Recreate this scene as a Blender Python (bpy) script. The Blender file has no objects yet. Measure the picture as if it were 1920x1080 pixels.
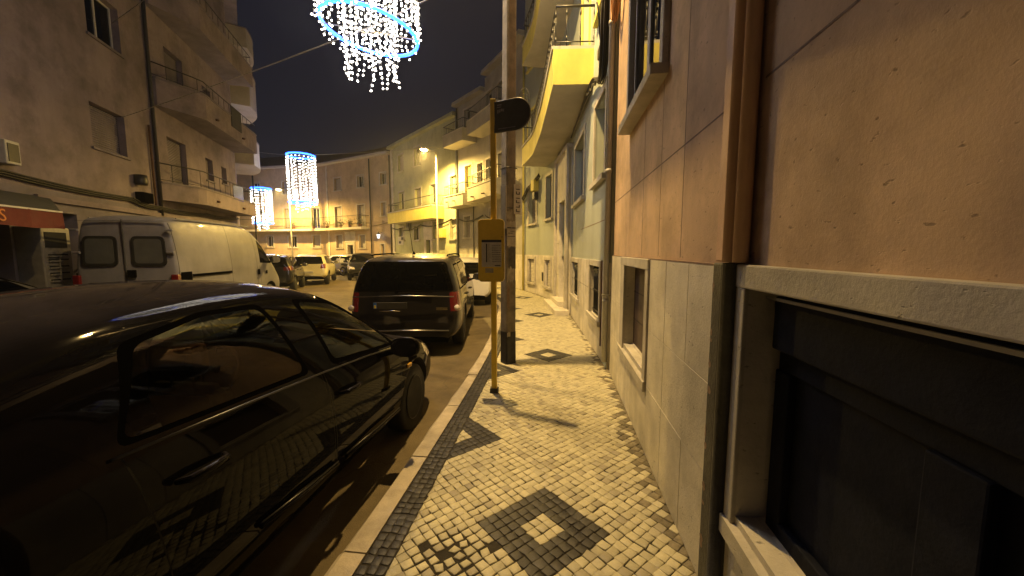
import bpy, bmesh, math, random
from mathutils import Vector, Matrix
from math import radians as R, sin, cos, pi
random.seed(7)
SC = bpy.context.scene
COL = SC.collection

# ------------------------------------------------------------------ camera
cd = bpy.data.cameras.new("camera")
cam = bpy.data.objects.new("camera", cd)
COL.objects.link(cam)
cam.location = (0, 0, 1.6)
cam.rotation_euler = (R(90 - 5.63), 0, 0)
cd.sensor_width = 36.0
cd.lens = 36.0 * 710 / 1920
cd.clip_start = 0.02
cd.clip_end = 1500
SC.camera = cam

# ------------------------------------------------------------------ night sky
W = bpy.data.worlds.new("World")
SC.world = W
W.use_nodes = True
nt = W.node_tree
bg = nt.nodes["Background"]
tc = nt.nodes.new("ShaderNodeTexCoord")
sx = nt.nodes.new("ShaderNodeSeparateXYZ")
nz = nt.nodes.new("ShaderNodeTexNoise")
nz.inputs["Scale"].default_value = 2.2
nz.inputs["Detail"].default_value = 5
ma = nt.nodes.new("ShaderNodeMath"); ma.operation = 'MULTIPLY_ADD'
ma.inputs[1].default_value = 0.30
rp = nt.nodes.new("ShaderNodeValToRGB")
rp.color_ramp.elements[0].position = 0.05
rp.color_ramp.elements[0].color = (0.0115, 0.0118, 0.017, 1)
rp.color_ramp.elements[1].position = 0.75
rp.color_ramp.elements[1].color = (0.0058, 0.0068, 0.0145, 1)
nt.links.new(tc.outputs["Generated"], nz.inputs["Vector"])
nt.links.new(tc.outputs["Generated"], sx.inputs[0])
nt.links.new(nz.outputs["Fac"], ma.inputs[0])
nt.links.new(sx.outputs["Z"], ma.inputs[2])
nt.links.new(ma.outputs[0], rp.inputs[0])
nt.links.new(rp.outputs[0], bg.inputs["Color"])
bg.inputs["Strength"].default_value = 1.0

# ------------------------------------------------------------------ exposure
SC.render.engine = 'CYCLES'
vs = SC.view_settings
SC.display_settings.display_device = 'sRGB'
vs.view_transform = 'Standard'
vs.look = 'None'
vs.gamma = 1
vs.exposure = 0.0
SC.cycles.use_denoising = True
SC.cycles.max_bounces = 8
SC.cycles.transparent_max_bounces = 16
SC.cycles.sample_clamp_indirect = 4.0
SC.cycles.caustics_reflective = False
SC.cycles.caustics_refractive = False

SODIUM = (1.0, 0.63, 0.15)
SODIUM_NEAR = (1.0, 0.645, 0.225)
LAMP_W = 2300.0

# ------------------------------------------------------------------ materials
MATS = {}
def mk(name, col, rough=.8, var=.12, vs_=2.5, bump=0., bs=40., metal=0., spec=.4, coat=0.,
       streak=0., pits=0., island=0., island2=None, grime=0., cracks=0., coat_ior=1.5, dust_sheen=None):
    m = bpy.data.materials.new(name)
    m.use_nodes = True
    n = m.node_tree; L = n.links
    b = n.nodes["Principled BSDF"]
    b.inputs["Roughness"].default_value = rough
    b.inputs["Metallic"].default_value = metal
    b.inputs["Specular IOR Level"].default_value = spec
    b.inputs["Coat Weight"].default_value = coat
    b.inputs["Coat Roughness"].default_value = .03
    b.inputs["Coat IOR"].default_value = coat_ior
    geo = n.nodes.new("ShaderNodeNewGeometry")
    c = n.nodes.new("ShaderNodeRGB"); c.outputs[0].default_value = (*col, 1)
    last = c.outputs[0]
    def noise(scale, detail, vec=None, rough_=.6):
        t = n.nodes.new("ShaderNodeTexNoise")
        t.inputs["Scale"].default_value = scale
        t.inputs["Detail"].default_value = detail
        t.inputs["Roughness"].default_value = rough_
        L.new(vec or geo.outputs["Position"], t.inputs["Vector"])
        return t.outputs["Fac"]
    def mapr(x, a, b_, c_, d_):
        q = n.nodes.new("ShaderNodeMapRange")
        for i, v in enumerate((a, b_, c_, d_)): q.inputs[i + 1].default_value = v
        L.new(x, q.inputs[0]); return q.outputs[0]
    def mul(colsock, fac):
        q = n.nodes.new("ShaderNodeVectorMath"); q.operation = 'SCALE'
        L.new(colsock, q.inputs[0]); L.new(fac, q.inputs["Scale"]); return q.outputs[0]
    def scaled(sv):
        q = n.nodes.new("ShaderNodeVectorMath"); q.operation = 'MULTIPLY'
        q.inputs[1].default_value = sv; L.new(geo.outputs["Position"], q.inputs[0]); return q.outputs[0]
    if var:
        last = mul(last, mapr(noise(vs_, 8), .3, .7, 1 - var, 1 + var))
    if streak:
        last = mul(last, mapr(noise(1.0, 6, scaled((2.0, 2.0, .28))), .38, .62, 1 - streak, 1 + streak * .4))
    if grime:
        last = mul(last, mapr(noise(.9, 9, rough_=.72), .45, .68, 1, 1 - grime))
    if island:
        last = mul(last, mapr(geo.outputs["Random Per Island"], 0, 1, 1 - island, 1 + island))
        if island2:
            mx = n.nodes.new("ShaderNodeMix"); mx.data_type = 'RGBA'
            L.new(mapr(geo.outputs["Random Per Island"], .80, .95, 0, 1), mx.inputs[0])
            L.new(last, mx.inputs[6]); mx.inputs[7].default_value = (*island2, 1); last = mx.outputs[2]
    h = None
    if pits:
        last = mul(last, mapr(noise(26, 3, scaled((1, 1, 2.1)), .5), .67, .73, 1, .55))  # shade down in the pits, painted into the colour
    if cracks:
        w = n.nodes.new("ShaderNodeTexVoronoi"); w.feature = 'DISTANCE_TO_EDGE'
        w.inputs["Scale"].default_value = .8
        wp = n.nodes.new("ShaderNodeVectorMath"); wp.operation = 'ADD'
        nn = n.nodes.new("ShaderNodeTexNoise"); nn.inputs["Scale"].default_value = 2.; nn.inputs["Detail"].default_value = 6
        L.new(geo.outputs["Position"], nn.inputs["Vector"])
        L.new(geo.outputs["Position"], wp.inputs[0]); L.new(nn.outputs["Color"], wp.inputs[1])
        L.new(wp.outputs[0], w.inputs["Vector"])
        last = mul(last, mapr(w.outputs["Distance"], 0, .012, 1 - cracks, 1))
    if bump:
        h = noise(bs, 8, rough_=.65)
        if pits:
            p = noise(26, 3, scaled((1, 1, 2.1)), .5)
            pp = mapr(p, .66, .74, 0, -4.0 * pits)
            ad = n.nodes.new("ShaderNodeMath"); ad.operation = 'ADD'
            L.new(h, ad.inputs[0]); L.new(pp, ad.inputs[1]); h = ad.outputs[0]
        bp = n.nodes.new("ShaderNodeBump")
        bp.inputs["Strength"].default_value = bump
        bp.inputs["Distance"].default_value = .01
        L.new(h, bp.inputs["Height"]); L.new(bp.outputs[0], b.inputs["Normal"])
    if dust_sheen:                              # paler upward faces: dusty film plus blurred reflections painted into the colour
        sn = n.nodes.new("ShaderNodeSeparateXYZ"); L.new(geo.outputs["True Normal"], sn.inputs[0])
        fac = mapr(sn.outputs["Z"], .70, .99, 0, .8)
        nf = n.nodes.new("ShaderNodeMath"); nf.operation = 'MULTIPLY'
        L.new(fac, nf.inputs[0]); L.new(mapr(noise(5, 8), .3, .7, .65, 1.1), nf.inputs[1])
        mx = n.nodes.new("ShaderNodeMix"); mx.data_type = 'RGBA'
        L.new(nf.outputs[0], mx.inputs[0]); L.new(last, mx.inputs[6]); mx.inputs[7].default_value = (*dust_sheen, 1); last = mx.outputs[2]
        L.new(mapr(nf.outputs[0], 0, 1, .03, .07), b.inputs["Coat Roughness"])
    L.new(last, b.inputs["Base Color"])
    if rough > .25 and metal < .5:
        L.new(mapr(noise(6, 5), .3, .7, max(.05, rough - .1), min(1, rough + .08)), b.inputs["Roughness"])
    MATS[name] = m
    return m

def mk_emit(name, col, strength):
    m = bpy.data.materials.new(name); m.use_nodes = True
    b = m.node_tree.nodes["Principled BSDF"]
    b.inputs["Base Color"].default_value = (*[min(1, c) for c in col], 1)
    b.inputs["Emission Color"].default_value = (*col, 1)
    b.inputs["Emission Strength"].default_value = strength
    MATS[name] = m
    return m

def mk_glass(name, tint, ior=1.5, rough=.02):
    """thin tinted pane: sees through, mirrors more at a grazing angle"""
    m = bpy.data.materials.new(name); m.use_nodes = True
    n = m.node_tree; L = n.links
    n.nodes.remove(n.nodes["Principled BSDF"])
    tr = n.nodes.new("ShaderNodeBsdfTransparent"); tr.inputs[0].default_value = (*tint, 1)
    gl = n.nodes.new("ShaderNodeBsdfGlossy"); gl.inputs["Roughness"].default_value = rough
    gl.inputs[0].default_value = (1, 1, 1, 1)
    lw = n.nodes.new("ShaderNodeFresnel"); lw.inputs["IOR"].default_value = ior
    mx = n.nodes.new("ShaderNodeMixShader")
    L.new(lw.outputs[0], mx.inputs[0]); L.new(tr.outputs[0], mx.inputs[1]); L.new(gl.outputs[0], mx.inputs[2])
    L.new(mx.outputs[0], n.nodes["Material Output"].inputs[0])
    MATS[name] = m
    return m

mk("salmon_stucco", (.66, .47, .315), .9, .2, 1.0, .16, 90, pits=.9, streak=.16, grime=.42)
mk("salmon_paint", (.55, .36, .25), .7, .1, 4, .2, 40, streak=.15)
mk("limestone", (.64, .60, .52), .75, .16, 3, .35, 60, grime=.35, pits=.3)
mk("facing_slab", (.68, .64, .54), .72, .14, 4, .35, 60, grime=.38, pits=.5, island=.09, streak=.10)
mk("limestone_trim", (.52, .485, .42), .7, .12, 7, .3, 70, grime=.35, pits=.3)
mk("mint_stucco", (.42, .46, .40), .88, .1, 1.8, .35, 60, streak=.07, grime=.25)
mk("grey_render", (.27, .31, .33), .85, .1, 3, .3, 60, streak=.15)
mk("cream_paint", (.66, .58, .14), .75, .1, 2, .15, 50, streak=.1, grime=.15)
mk("white_render", (.50, .48, .44), .85, .1, 1.5, .2, 50, grime=.2)
mk("beige_stucco", (.42, .40, .35), .88, .1, 1.5, .25, 50, streak=.07, grime=.25)
mk("pale_green_stucco", (.46, .48, .30), .88, .1, 1.5, .25, 50, streak=.07, grime=.25)
mk("peach_stucco", (.50, .385, .26), .88, .1, 1.2, .25, 50, streak=.07, grime=.25)
mk("old_stucco", (.25, .21, .245), .9, .22, .7, .3, 40, streak=.10, grime=.45)
mk("old_concrete", (.20, .18, .22), .88, .2, 1.2, .3, 40, streak=.10, grime=.3)
mk("pole_concrete", (.25, .22, .18), .8, .3, 7, .4, 50, grime=.45)
mk("kerb_stone", (.42, .37, .29), .7, .2, 8, .5, 50, grime=.5)
mk("white_setts", (.46, .43, .31), .5, .12, 30, .35, 90, island=.20, spec=.5, island2=(.30, .275, .21))
mk("dirty_setts", (.17, .15, .11), .75, .3, 30, .35, 90, island=.35, spec=.3)
mk("black_setts", (.027, .026, .027), .55, .3, 25, .3, 90, island=.4, spec=.5)
mk("joint_sand", (.028, .024, .019), .95, .3, 30, .5, 120)
mk("asphalt", (.135, .105, .060), .72, .3, 1.3, .9, 110, grime=.4, spec=.35, cracks=.35)
mk("black_iron", (.018, .018, .020), .45, .2, 10, .2, 60, spec=.5)
mk("dark_iron", (.035, .033, .031), .55, .3, 12, .3, 60)
mk("peeling_black", (.022, .022, .026), .5, .4, 14, .5, 40)
mk("peeled_patch", (.22, .15, .11), .8, .3, 25, .3, 60)
mk("grey_metal", (.42, .42, .42), .5, .1, 8)
mk("galvanised", (.30, .29, .27), .45, .15, 8, .1, 60, metal=.5)
mk("dark_wood", (.010, .012, .022), .75, .3, 8, .25, 50, spec=.12)
mk("brown_board", (.075, .050, .040), .7, .3, 8, .3, 60)
mk("shutter_slat", (.36, .33, .29), .65, .1, 10, .1, 60, grime=.3)
mk("blue_shutter", (.30, .32, .36), .65, .1, 10, .1, 60)
mk("white_frame", (.55, .54, .52), .5, .08, 8)
mk("yellow_enamel", (.78, .56, .06), .42, .12, 6, .12, 30, spec=.5, grime=.22)
mk("sign_black", (.034, .028, .029), .4, .3, 10)
mk("sign_faded", (.22, .20, .21), .6, .3, 60)
mk("paper", (.55, .54, .53), .8, .1, 20, grime=.2)
mk("paper_old", (.40, .37, .32), .85, .25, 14, .2, 30, grime=.45)
mk("paper_dark", (.08, .075, .07), .8, .35, 18, .2, 30)
mk("ink", (.02, .02, .03), .8, 0)
mk("ink_blue", (.02, .022, .05), .7, 0)
mk("cable_black", (.014, .014, .014), .6, .1, 10)
mk("cable_orange", (.42, .20, .07), .6, .1, 10)
mk("roof_tile", (.10, .060, .042), .85, .3, 5, .5, 14)
mk("red_fabric", (.125, .026, .021), .85, .15, 4, .2, 80)
mk("grey_fabric", (.050, .052, .052), .9, .15, 3, .2, 80)
mk("orange_print", (.55, .22, .06), .85, .1, 4)
mk("leaf", (.05, .075, .03), .6, .4, 12)
mk("terracotta", (.22, .085, .045), .8, .2, 8)
mk("rust", (.11, .055, .03), .85, .3, 20)
# vehicles
mk("paint_midnight", (.0030, .0026, .0033), .5, .0, 1, spec=.0, coat=.45, coat_ior=1.40, dust_sheen=(.036, .033, .042))
mk("paint_plum", (.009, .0075, .0075), .42, .0, 1, spec=.2, coat=.8, coat_ior=1.4, dust_sheen=(.10, .085, .06))  # pale roof tone: the lamp's reflection put into the colour
mk("paint_black", (.010, .010, .011), .5, .0, 1, spec=.12, coat=.9)
mk("paint_white", (.60, .59, .56), .35, .04, 3, spec=.5, coat=.6)
mk("paint_van", (.235, .235, .27), .5, .10, 2, spec=.4, coat=.15, grime=.22, streak=.12)
mk("paint_silver", (.14, .14, .145), .3, .0, 1, metal=.7, coat=.8)
mk("paint_cream", (.58, .53, .34), .35, .04, 3, spec=.5, coat=.6)
mk("rubber", (.012, .012, .012), .75, .2, 20)
mk("trim_black", (.0022, .0021, .0024), .7, .0, 10, spec=.0)
mk("seam", (.003, .003, .003), .9, 0)
mk("dark_chrome", (.10, .10, .10), .35, 0, 1, metal=1.)
mk("plate_dark", (.03, .03, .03), .5, .1, 20)
mk("rim_dark", (.05, .05, .05), .4, .1, 10, metal=.5)  # darker copy of the alloy, with the wheel's shade put into the colour
mk("chrome", (.55, .55, .55), .12, 0, 1, metal=1.)
mk("dull_chrome", (.30, .30, .30), .3, 0, 1, metal=1.)
mk("alloy", (.22, .22, .22), .35, .1, 10, metal=.8)
mk("lens_red", (.14, .007, .008), .12, .1, 60, spec=.6, coat=1.)
mk("lens_clear", (.50, .46, .42), .12, .1, 60, spec=.7, coat=1.)
mk("lens_amber", (.60, .33, .03), .2, .1, 40, spec=.6, coat=1.)
mk("seat_cloth", (.016, .015, .015), .9, .2, 20)
mk("plate_white", (.55, .55, .53), .4, .05, 20)
mk("plate_blue", (.04, .14, .55), .4, 0)
mk("plate_yellow", (.60, .52, .06), .4, 0)
mk("badge", (.42, .34, .16), .3, 0, 1, metal=.8)
mk_glass("glass_car", (.86, .85, .80), 1.32)
mk_glass("glass_rear", (.34, .34, .34), 1.32)
mk_glass("glass_privacy", (.10, .10, .10), 1.35)
mk_glass("glass_house", (.10, .10, .11), rough=.015)
mk("glass_van", (.10, .105, .105), .25, .15, 3, spec=.6)
mk("room_dark", (.010, .010, .010), .9, .2, 3)
# lamps and light strings
mk_emit("sodium_lens", (1.0, .62, .20), 90.)
mk_emit("bulb_white", (1.0, .93, .80), 20.)
mk_emit("led_blue", (.022, .125, 1.0), 8.)
mk_emit("lantern_glow", (.75, .85, 1.0), 1.6)
# ------------------------------------------------------------------ builders
XF = {}                       # world matrix of each thing / part
def setp(o, label=None, cat=None, group=None, kind=None):
    if label: o["label"] = label
    if cat: o["category"] = cat
    if group: o["group"] = group
    if kind: o["kind"] = kind
    return o

def thing(name, label, cat, loc=(0, 0, 0), az=0., group=None):
    """Empty at a thing's base; az = compass heading of its local +x, clockwise from +Y."""
    o = bpy.data.objects.new(name, None)
    o.empty_display_size = .2
    COL.objects.link(o)
    o.location = loc
    o.rotation_euler = (0, 0, R(90 - az))
    XF[o] = Matrix.Translation(loc) @ Matrix.Rotation(R(90 - az), 4, 'Z')
    return setp(o, label, cat, group)

class Frame:
    """wall frame: s along the wall, d out towards the street, z up"""
    def __init__(self, A, B=None, az=None, side=1):
        self.A = A
        if B: az = math.degrees(math.atan2(B[0] - A[0], B[1] - A[1])); self.L = math.dist(A, B)
        self.az = az
        a = R(az)
        self.d = (sin(a), cos(a))
        self.n = (-cos(a) * side, sin(a) * side)
    def __call__(self, p):
        s, d, z = p
        return (self.A[0] + self.d[0] * s + self.n[0] * d, self.A[1] + self.d[1] * s + self.n[1] * d, z)

class MB:
    def __init__(self, f=None):
        self.v = []; self.f = []; self.m = []; self.mats = []; self.T = f; self.smooth = set()
    def mi(self, m):
        if m not in self.mats: self.mats.append(m)
        return self.mats.index(m)
    def P(self, p):
        self.v.append(self.T(p) if self.T else tuple(p)); return len(self.v) - 1
    def face(self, pts, m, sm=False):
        ids = [self.P(p) for p in pts]
        self.f.append(ids); self.m.append(self.mi(m))
        if sm: self.smooth.add(len(self.f) - 1)
    def idf(self, ids, m, sm=False):
        self.f.append(list(ids)); self.m.append(self.mi(m))
        if sm: self.smooth.add(len(self.f) - 1)
    def box(self, x0, x1, y0, y1, z0, z1, m):
        i = [self.P((x, y, z)) for z in (z0, z1) for y in (y0, y1) for x in (x0, x1)]
        for q in ((0, 2, 3, 1), (4, 5, 7, 6), (0, 1, 5, 4), (2, 6, 7, 3), (0, 4, 6, 2), (1, 3, 7, 5)):
            self.idf([i[k] for k in q], m)
        return self
    def bbox(self, x0, x1, y0, y1, z0, z1, m, b=.01):
        """box with chamfered vertical and horizontal edges"""
        bm = bmesh.new()
        bmesh.ops.create_cube(bm, size=1)
        for v in bm.verts:
            v.co = Vector(((x0 + x1) / 2 + v.co.x * (x1 - x0), (y0 + y1) / 2 + v.co.y * (y1 - y0), (z0 + z1) / 2 + v.co.z * (z1 - z0)))
        bmesh.ops.bevel(bm, geom=bm.edges[:], offset=b, segments=2, affect='EDGES', profile=.5)
        self.add_bm(bm, m); bm.free()
        return self
    def add_bm(self, bm, m, mat=None, sm=False):
        bm.verts.ensure_lookup_table(); bm.verts.index_update()
        base = len(self.v)
        for v in bm.verts:
            self.P(mat @ v.co if mat else v.co)
        for f in bm.faces:
            self.idf([base + v.index for v in f.verts], m, sm)
    def tube(self, path, r, m, n=8, closed=False, sm=True, caps=True):
        P = [Vector(p) for p in path]
        k = len(P); rings = []
        up = Vector((0, 0, 1))
        for i, p in enumerate(P):
            if closed: t = (P[(i + 1) % k] - P[i - 1])
            else: t = P[min(i + 1, k - 1)] - P[max(i - 1, 0)]
            t.normalize()
            a = t.cross(up)
            if a.length < 1e-3: a = t.cross(Vector((1, 0, 0)))
            a.normalize(); b = t.cross(a)
            rr = r[i] if isinstance(r, (list, tuple)) else r
            rings.append([self.P(p + a * cos(2 * pi * j / n) * rr + b * sin(2 * pi * j / n) * rr) for j in range(n)])
        for i in range(k if closed else k - 1):
            A, B = rings[i], rings[(i + 1) % k]
            for j in range(n):
                self.idf((A[j], A[(j + 1) % n], B[(j + 1) % n], B[j]), m, sm)
        if caps and not closed:
            self.idf(rings[0], m); self.idf(rings[-1][::-1], m)
        return self
    def lathe(self, prof, c, axis, m, n=24, sm=True):
        """prof: (radius, height along axis) from point c"""
        ax = Vector(axis).normalized()
        a = ax.orthogonal().normalized(); b = ax.cross(a)
        rings = []
        for r_, h in prof:
            rings.append([self.P(Vector(c) + ax * h + (a * cos(2 * pi * j / n) + b * sin(2 * pi * j / n)) * r_) for j in range(n)])
        for A, B in zip(rings, rings[1:]):
            for j in range(n):
                self.idf((A[j], A[(j + 1) % n], B[(j + 1) % n], B[j]), m, sm)
        self.idf(rings[0][::-1], m); self.idf(rings[-1], m)
        return self
    def prism(self, pts, z0, z1, m, mtop=None, mbot=None):
        n = len(pts)
        lo = [self.P((x, y, z0)) for x, y in pts]; hi = [self.P((x, y, z1)) for x, y in pts]
        self.idf(lo[::-1], mbot or m); self.idf(hi, mtop or m)
        for i in range(n):
            j = (i + 1) % n
            self.idf((lo[i], lo[j], hi[j], hi[i]), m)
        return self
    def build(self, name, parent=None, label=None, cat=None, group=None, kind=None, fix=True, bevel=0):
        me = bpy.data.meshes.new(name)
        inv = XF[parent].inverted() if parent in XF else None
        vv = [inv @ Vector(p) for p in self.v] if inv else self.v
        me.from_pydata([tuple(p) for p in vv], [], self.f)
        for m in self.mats: me.materials.append(MATS[m])
        me.polygons.foreach_set("material_index", self.m)
        me.polygons.foreach_set("use_smooth", [i in self.smooth for i in range(len(self.f))])
        me.update()
        if fix:
            bm = bmesh.new(); bm.from_mesh(me)
            bmesh.ops.recalc_face_normals(bm, faces=bm.faces)
            bm.to_mesh(me); bm.free()
        o = bpy.data.objects.new(name, me)
        COL.objects.link(o)
        if parent: o.parent = parent; XF[o] = XF[parent]
        else: XF[o] = Matrix()
        if bevel:
            md = o.modifiers.new("bevel", 'BEVEL'); md.width = bevel; md.segments = 2; md.limit_method = 'ANGLE'
        return setp(o, label, cat, group, kind)

def mesh_obj(name, bm, mats, parent, label=None):
    me = bpy.data.meshes.new(name); bm.to_mesh(me)
    for m in mats: me.materials.append(MATS[m])
    o = bpy.data.objects.new(name, me); COL.objects.link(o)
    if parent: o.parent = parent; XF[o] = XF[parent]
    if label: o["label"] = label
    return o

def text_mb(mb, txt, size, O, ex, ey, m, thick=.002, align='CENTER'):
    """flat lettering: origin O, ex = reading direction, ey = up direction (world)"""
    cu = bpy.data.curves.new("t", 'FONT'); cu.body = txt; cu.size = size; cu.align_x = align
    cu.resolution_u = 3
    ob = bpy.data.objects.new("t", cu); COL.objects.link(ob)
    me = bpy.data.meshes.new_from_object(ob.evaluated_get(bpy.context.evaluated_depsgraph_get()))
    bpy.data.objects.remove(ob); bpy.data.curves.remove(cu)
    O, ex, ey = Vector(O), Vector(ex).normalized(), Vector(ey).normalized()
    base = len(mb.v)
    for v in me.vertices: mb.v.append(tuple(O + ex * v.co.x + ey * v.co.y))
    for p in me.polygons: mb.idf([base + i for i in p.vertices], m)
    bpy.data.meshes.remove(me)

# ---- walls with openings
def wall(mb, s0, s1, z0, z1, ops, m, depth=.2, d=0., back=.45, mr=None):
    """front face at d with real openings; reveals go in by depth; a solid back, top and ends"""
    S = sorted({s0, s1, *[min(max(q, s0), s1) for o in ops for q in o[:2]]})
    Z = sorted({z0, z1, *[min(max(q, z0), z1) for o in ops for q in o[2:4]]})
    for a, b in zip(S, S[1:]):
        for c, e in zip(Z, Z[1:]):
            x, z = (a + b) / 2, (c + e) / 2
            if any(o[0] < x < o[1] and o[2] < z < o[3] for o in ops): continue
            mb.face([(a, d, c), (b, d, c), (b, d, e), (a, d, e)], m)
    for o in ops:
        a, b, c, e = max(o[0], s0), min(o[1], s1), max(o[2], z0), min(o[3], z1)
        if b <= a or e <= c: continue
        q = mr or m
        i = d - depth
        if o[0] >= s0: mb.face([(a, d, c), (a, d, e), (a, i, e), (a, i, c)], q)
        if o[1] <= s1: mb.face([(b, d, c), (b, i, c), (b, i, e), (b, d, e)], q)
        if o[2] >= z0: mb.face([(a, d, c), (a, i, c), (b, i, c), (b, d, c)], q)
        if o[3] <= z1: mb.face([(a, d, e), (b, d, e), (b, i, e), (a, i, e)], q)
    k = d - back
    mb.face([(s0, d, z1), (s1, d, z1), (s1, k, z1), (s0, k, z1)], m)
    mb.face([(s0, k, z0), (s1, k, z0), (s1, k, z1), (s0, k, z1)], m)
    mb.face([(s0, d, z0), (s0, d, z1), (s0, k, z1), (s0, k, z0)], m)
    mb.face([(s1, d, z0), (s1, d, z1), (s1, k, z1), (s1, k, z0)], m)

def surround(mb, o, w, proud, m, sill=.0, d=0., lip=.03):
    a, b, c, e = o[:4]
    mb.box(a - w, a, d - .02, d + proud, c, e, m); mb.box(b, b + w, d - .02, d + proud, c, e, m)
    mb.box(a - w, b + w, d - .02, d + proud, e, e + w, m)
    mb.box(a - w - lip, b + w + lip, d - .02, d + proud + sill, c - max(w * .8, .05), c, m)

def window(fr, parent, o, style="roller", d=0., depth=.2, trim="limestone_trim", w=.09, proud=.025, fill=None, sill=.05, label=None):
    """one window: stone surround + sash, with its pane / shutter / grille below it"""
    a, b, c, e = o[:4]
    mb = MB(fr)
    if trim: surround(mb, o, w, proud, trim, sill, d)
    i = d - depth
    fw = .045
    sash = "white_frame" if style in ("glass", "half") else "dark_wood"
    if style in ("glass", "half", "grille", "roller"):
        mb.box(a, a + fw, i, i + .05, c, e, sash); mb.box(b - fw, b, i, i + .05, c, e, sash)
        mb.box(a + fw, b - fw, i, i + .05, e - fw, e, sash); mb.box(a + fw, b - fw, i, i + .05, c, c + fw, sash)
        if style in ("glass", "half"):
            x = (a + b) / 2
            mb.box(x - fw / 2, x + fw / 2, i, i + .05, c + fw, e - fw, sash)
    wo = mb.build("window", parent, label)
    g = MB(fr)
    if style == "roller":
        n = max(4, int((e - c) / .055)); h = (e - c - .02) / n
        for k in range(n):
            z = c + .01 + k * h
            g.face([(a + fw * .5, i + .045, z), (b - fw * .5, i + .045, z), (b - fw * .5, i + .062, z + h * .35), (a + fw * .5, i + .062, z + h * .35)], fill or "shutter_slat")
            g.face([(a + fw * .5, i + .062, z + h * .35), (b - fw * .5, i + .062, z + h * .35), (b - fw * .5, i + .045, z + h), (a + fw * .5, i + .045, z + h)], fill or "shutter_slat")
        g.face([(a, i, c), (b, i, c), (b, i, e), (a, i, e)], "room_dark")
        g.build("shutter", wo, fix=False)
    elif style in ("glass", "half"):
        g.box(a + fw * .5, b - fw * .5, i + .015, i + .022, c + fw * .5, e - fw * .5, "glass_house"); g.build("pane", wo)
        r = MB(fr)
        if style == "half":
            z = c + (e - c) * .45
            r.box(a + .03, b - .03, i - .06, i - .03, z, e, "shutter_slat")
        r.face([(a - .08, i - .22, c - .08), (b + .08, i - .22, c - .08), (b + .08, i - .22, e + .08), (a - .08, i - .22, e + .08)], "room_dark")
        r.build("blind" if style == "half" else "dark_interior", wo)
    elif style == "grille":
        g.face([(a, i, c), (b, i, c), (b, i, e), (a, i, e)], fill or "room_dark"); g.build("pane", wo)
        q = MB(fr)
        n = max(3, int((b - a) / .11))
        for k in range(1, n):
            x = a + (b - a) * k / n
            q.tube([(x, d - .05, c), (x, d - .05, e)], .008, "black_iron", 6)
        for z in (c + (e - c) * .08, c + (e - c) * .5, c + (e - c) * .92):
            q.box(a, b, d - .056, d - .044, z - .008, z + .008, "black_iron")
        q.build("grille", wo)
    elif style == "board":
        g.box(a, b, i, i + .03, c, e, fill or "brown_board"); g.build("board", wo)
    return wo

def door(fr, parent, o, d=0., depth=.25, m="dark_wood", trim=None, w=.1):
    a, b, c, e = o[:4]
    mb = MB(fr); i = d - depth
    if trim:
        mb.box(a - w, a, d - .02, d + .04, c, e, trim); mb.box(b, b + w, d - .02, d + .04, c, e, trim)
        mb.box(a - w, b + w, d - .02, d + .04, e, e + w, trim)
    mb.box(a, b, i - .04, i, c, e, m)
    x = (a + b) / 2
    for p0, p1 in ((a + .06, x - .04), (x + .04, b - .06)):
        for z0, z1 in ((c + .1, c + (e - c) * .38), (c + (e - c) * .44, e - .12)):
            mb.box(p0, p1, i, i + .018, z0, z1, m)
    o_ = mb.build("door", parent, bevel=.004)
    h = MB(fr); h.tube([(x - .07, i + .05, c + 1.0), (x - .07, i + .05, c + 1.14)], .012, "dull_chrome", 6)
    h.box(x - .075, x - .065, i, i + .05, c + 1.06, c + 1.08, "dull_chrome")
    h.build("handle", o_)
    return o_

# ---- curved paths
def catmull(P, step=.3):
    out = []
    n = len(P)
    for i in range(n - 1):
        p0, p1, p2, p3 = P[max(i - 1, 0)], P[i], P[i + 1], P[min(i + 2, n - 1)]
        k = max(1, int(math.dist(p1, p2) / step))
        for j in range(k):
            t = j / k
            out.append(tuple(.5 * ((2 * b) + (-a + c) * t + (2 * a - 5 * b + 4 * c - e) * t * t + (-a + 3 * b - 3 * c + e) * t ** 3)
                             for a, b, c, e in zip(p0, p1, p2, p3)))
    out.append(tuple(P[-1]))
    return out

def offset(P, dist, side=1):
    out = []
    for i, p in enumerate(P):
        a, b = P[max(i - 1, 0)], P[min(i + 1, len(P) - 1)]
        t = Vector((b[0] - a[0], b[1] - a[1])).normalized()
        o = dist[i] if isinstance(dist, (list, tuple)) else dist
        out.append((p[0] - t.y * o * side, p[1] + t.x * o * side))
    return out

def ribbon(mb, A, B, z0, z1, m, mbot=None, mtop=None):
    """solid strip between two paths of the same length"""
    n = len(A)
    a0 = [mb.P((*p, z0)) for p in A]; a1 = [mb.P((*p, z1)) for p in A]
    b0 = [mb.P((*p, z0)) for p in B]; b1 = [mb.P((*p, z1)) for p in B]
    for i in range(n - 1):
        mb.idf((a1[i], a1[i + 1], b1[i + 1], b1[i]), mtop or m)
        mb.idf((a0[i], b0[i], b0[i + 1], a0[i + 1]), mbot or m)
        mb.idf((a0[i], a0[i + 1], a1[i + 1], a1[i]), m)
        mb.idf((b0[i], b1[i], b1[i + 1], b0[i + 1]), m)
    for k in (0, n - 1): mb.idf((a0[k], a1[k], b1[k], b0[k]), m)

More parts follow.
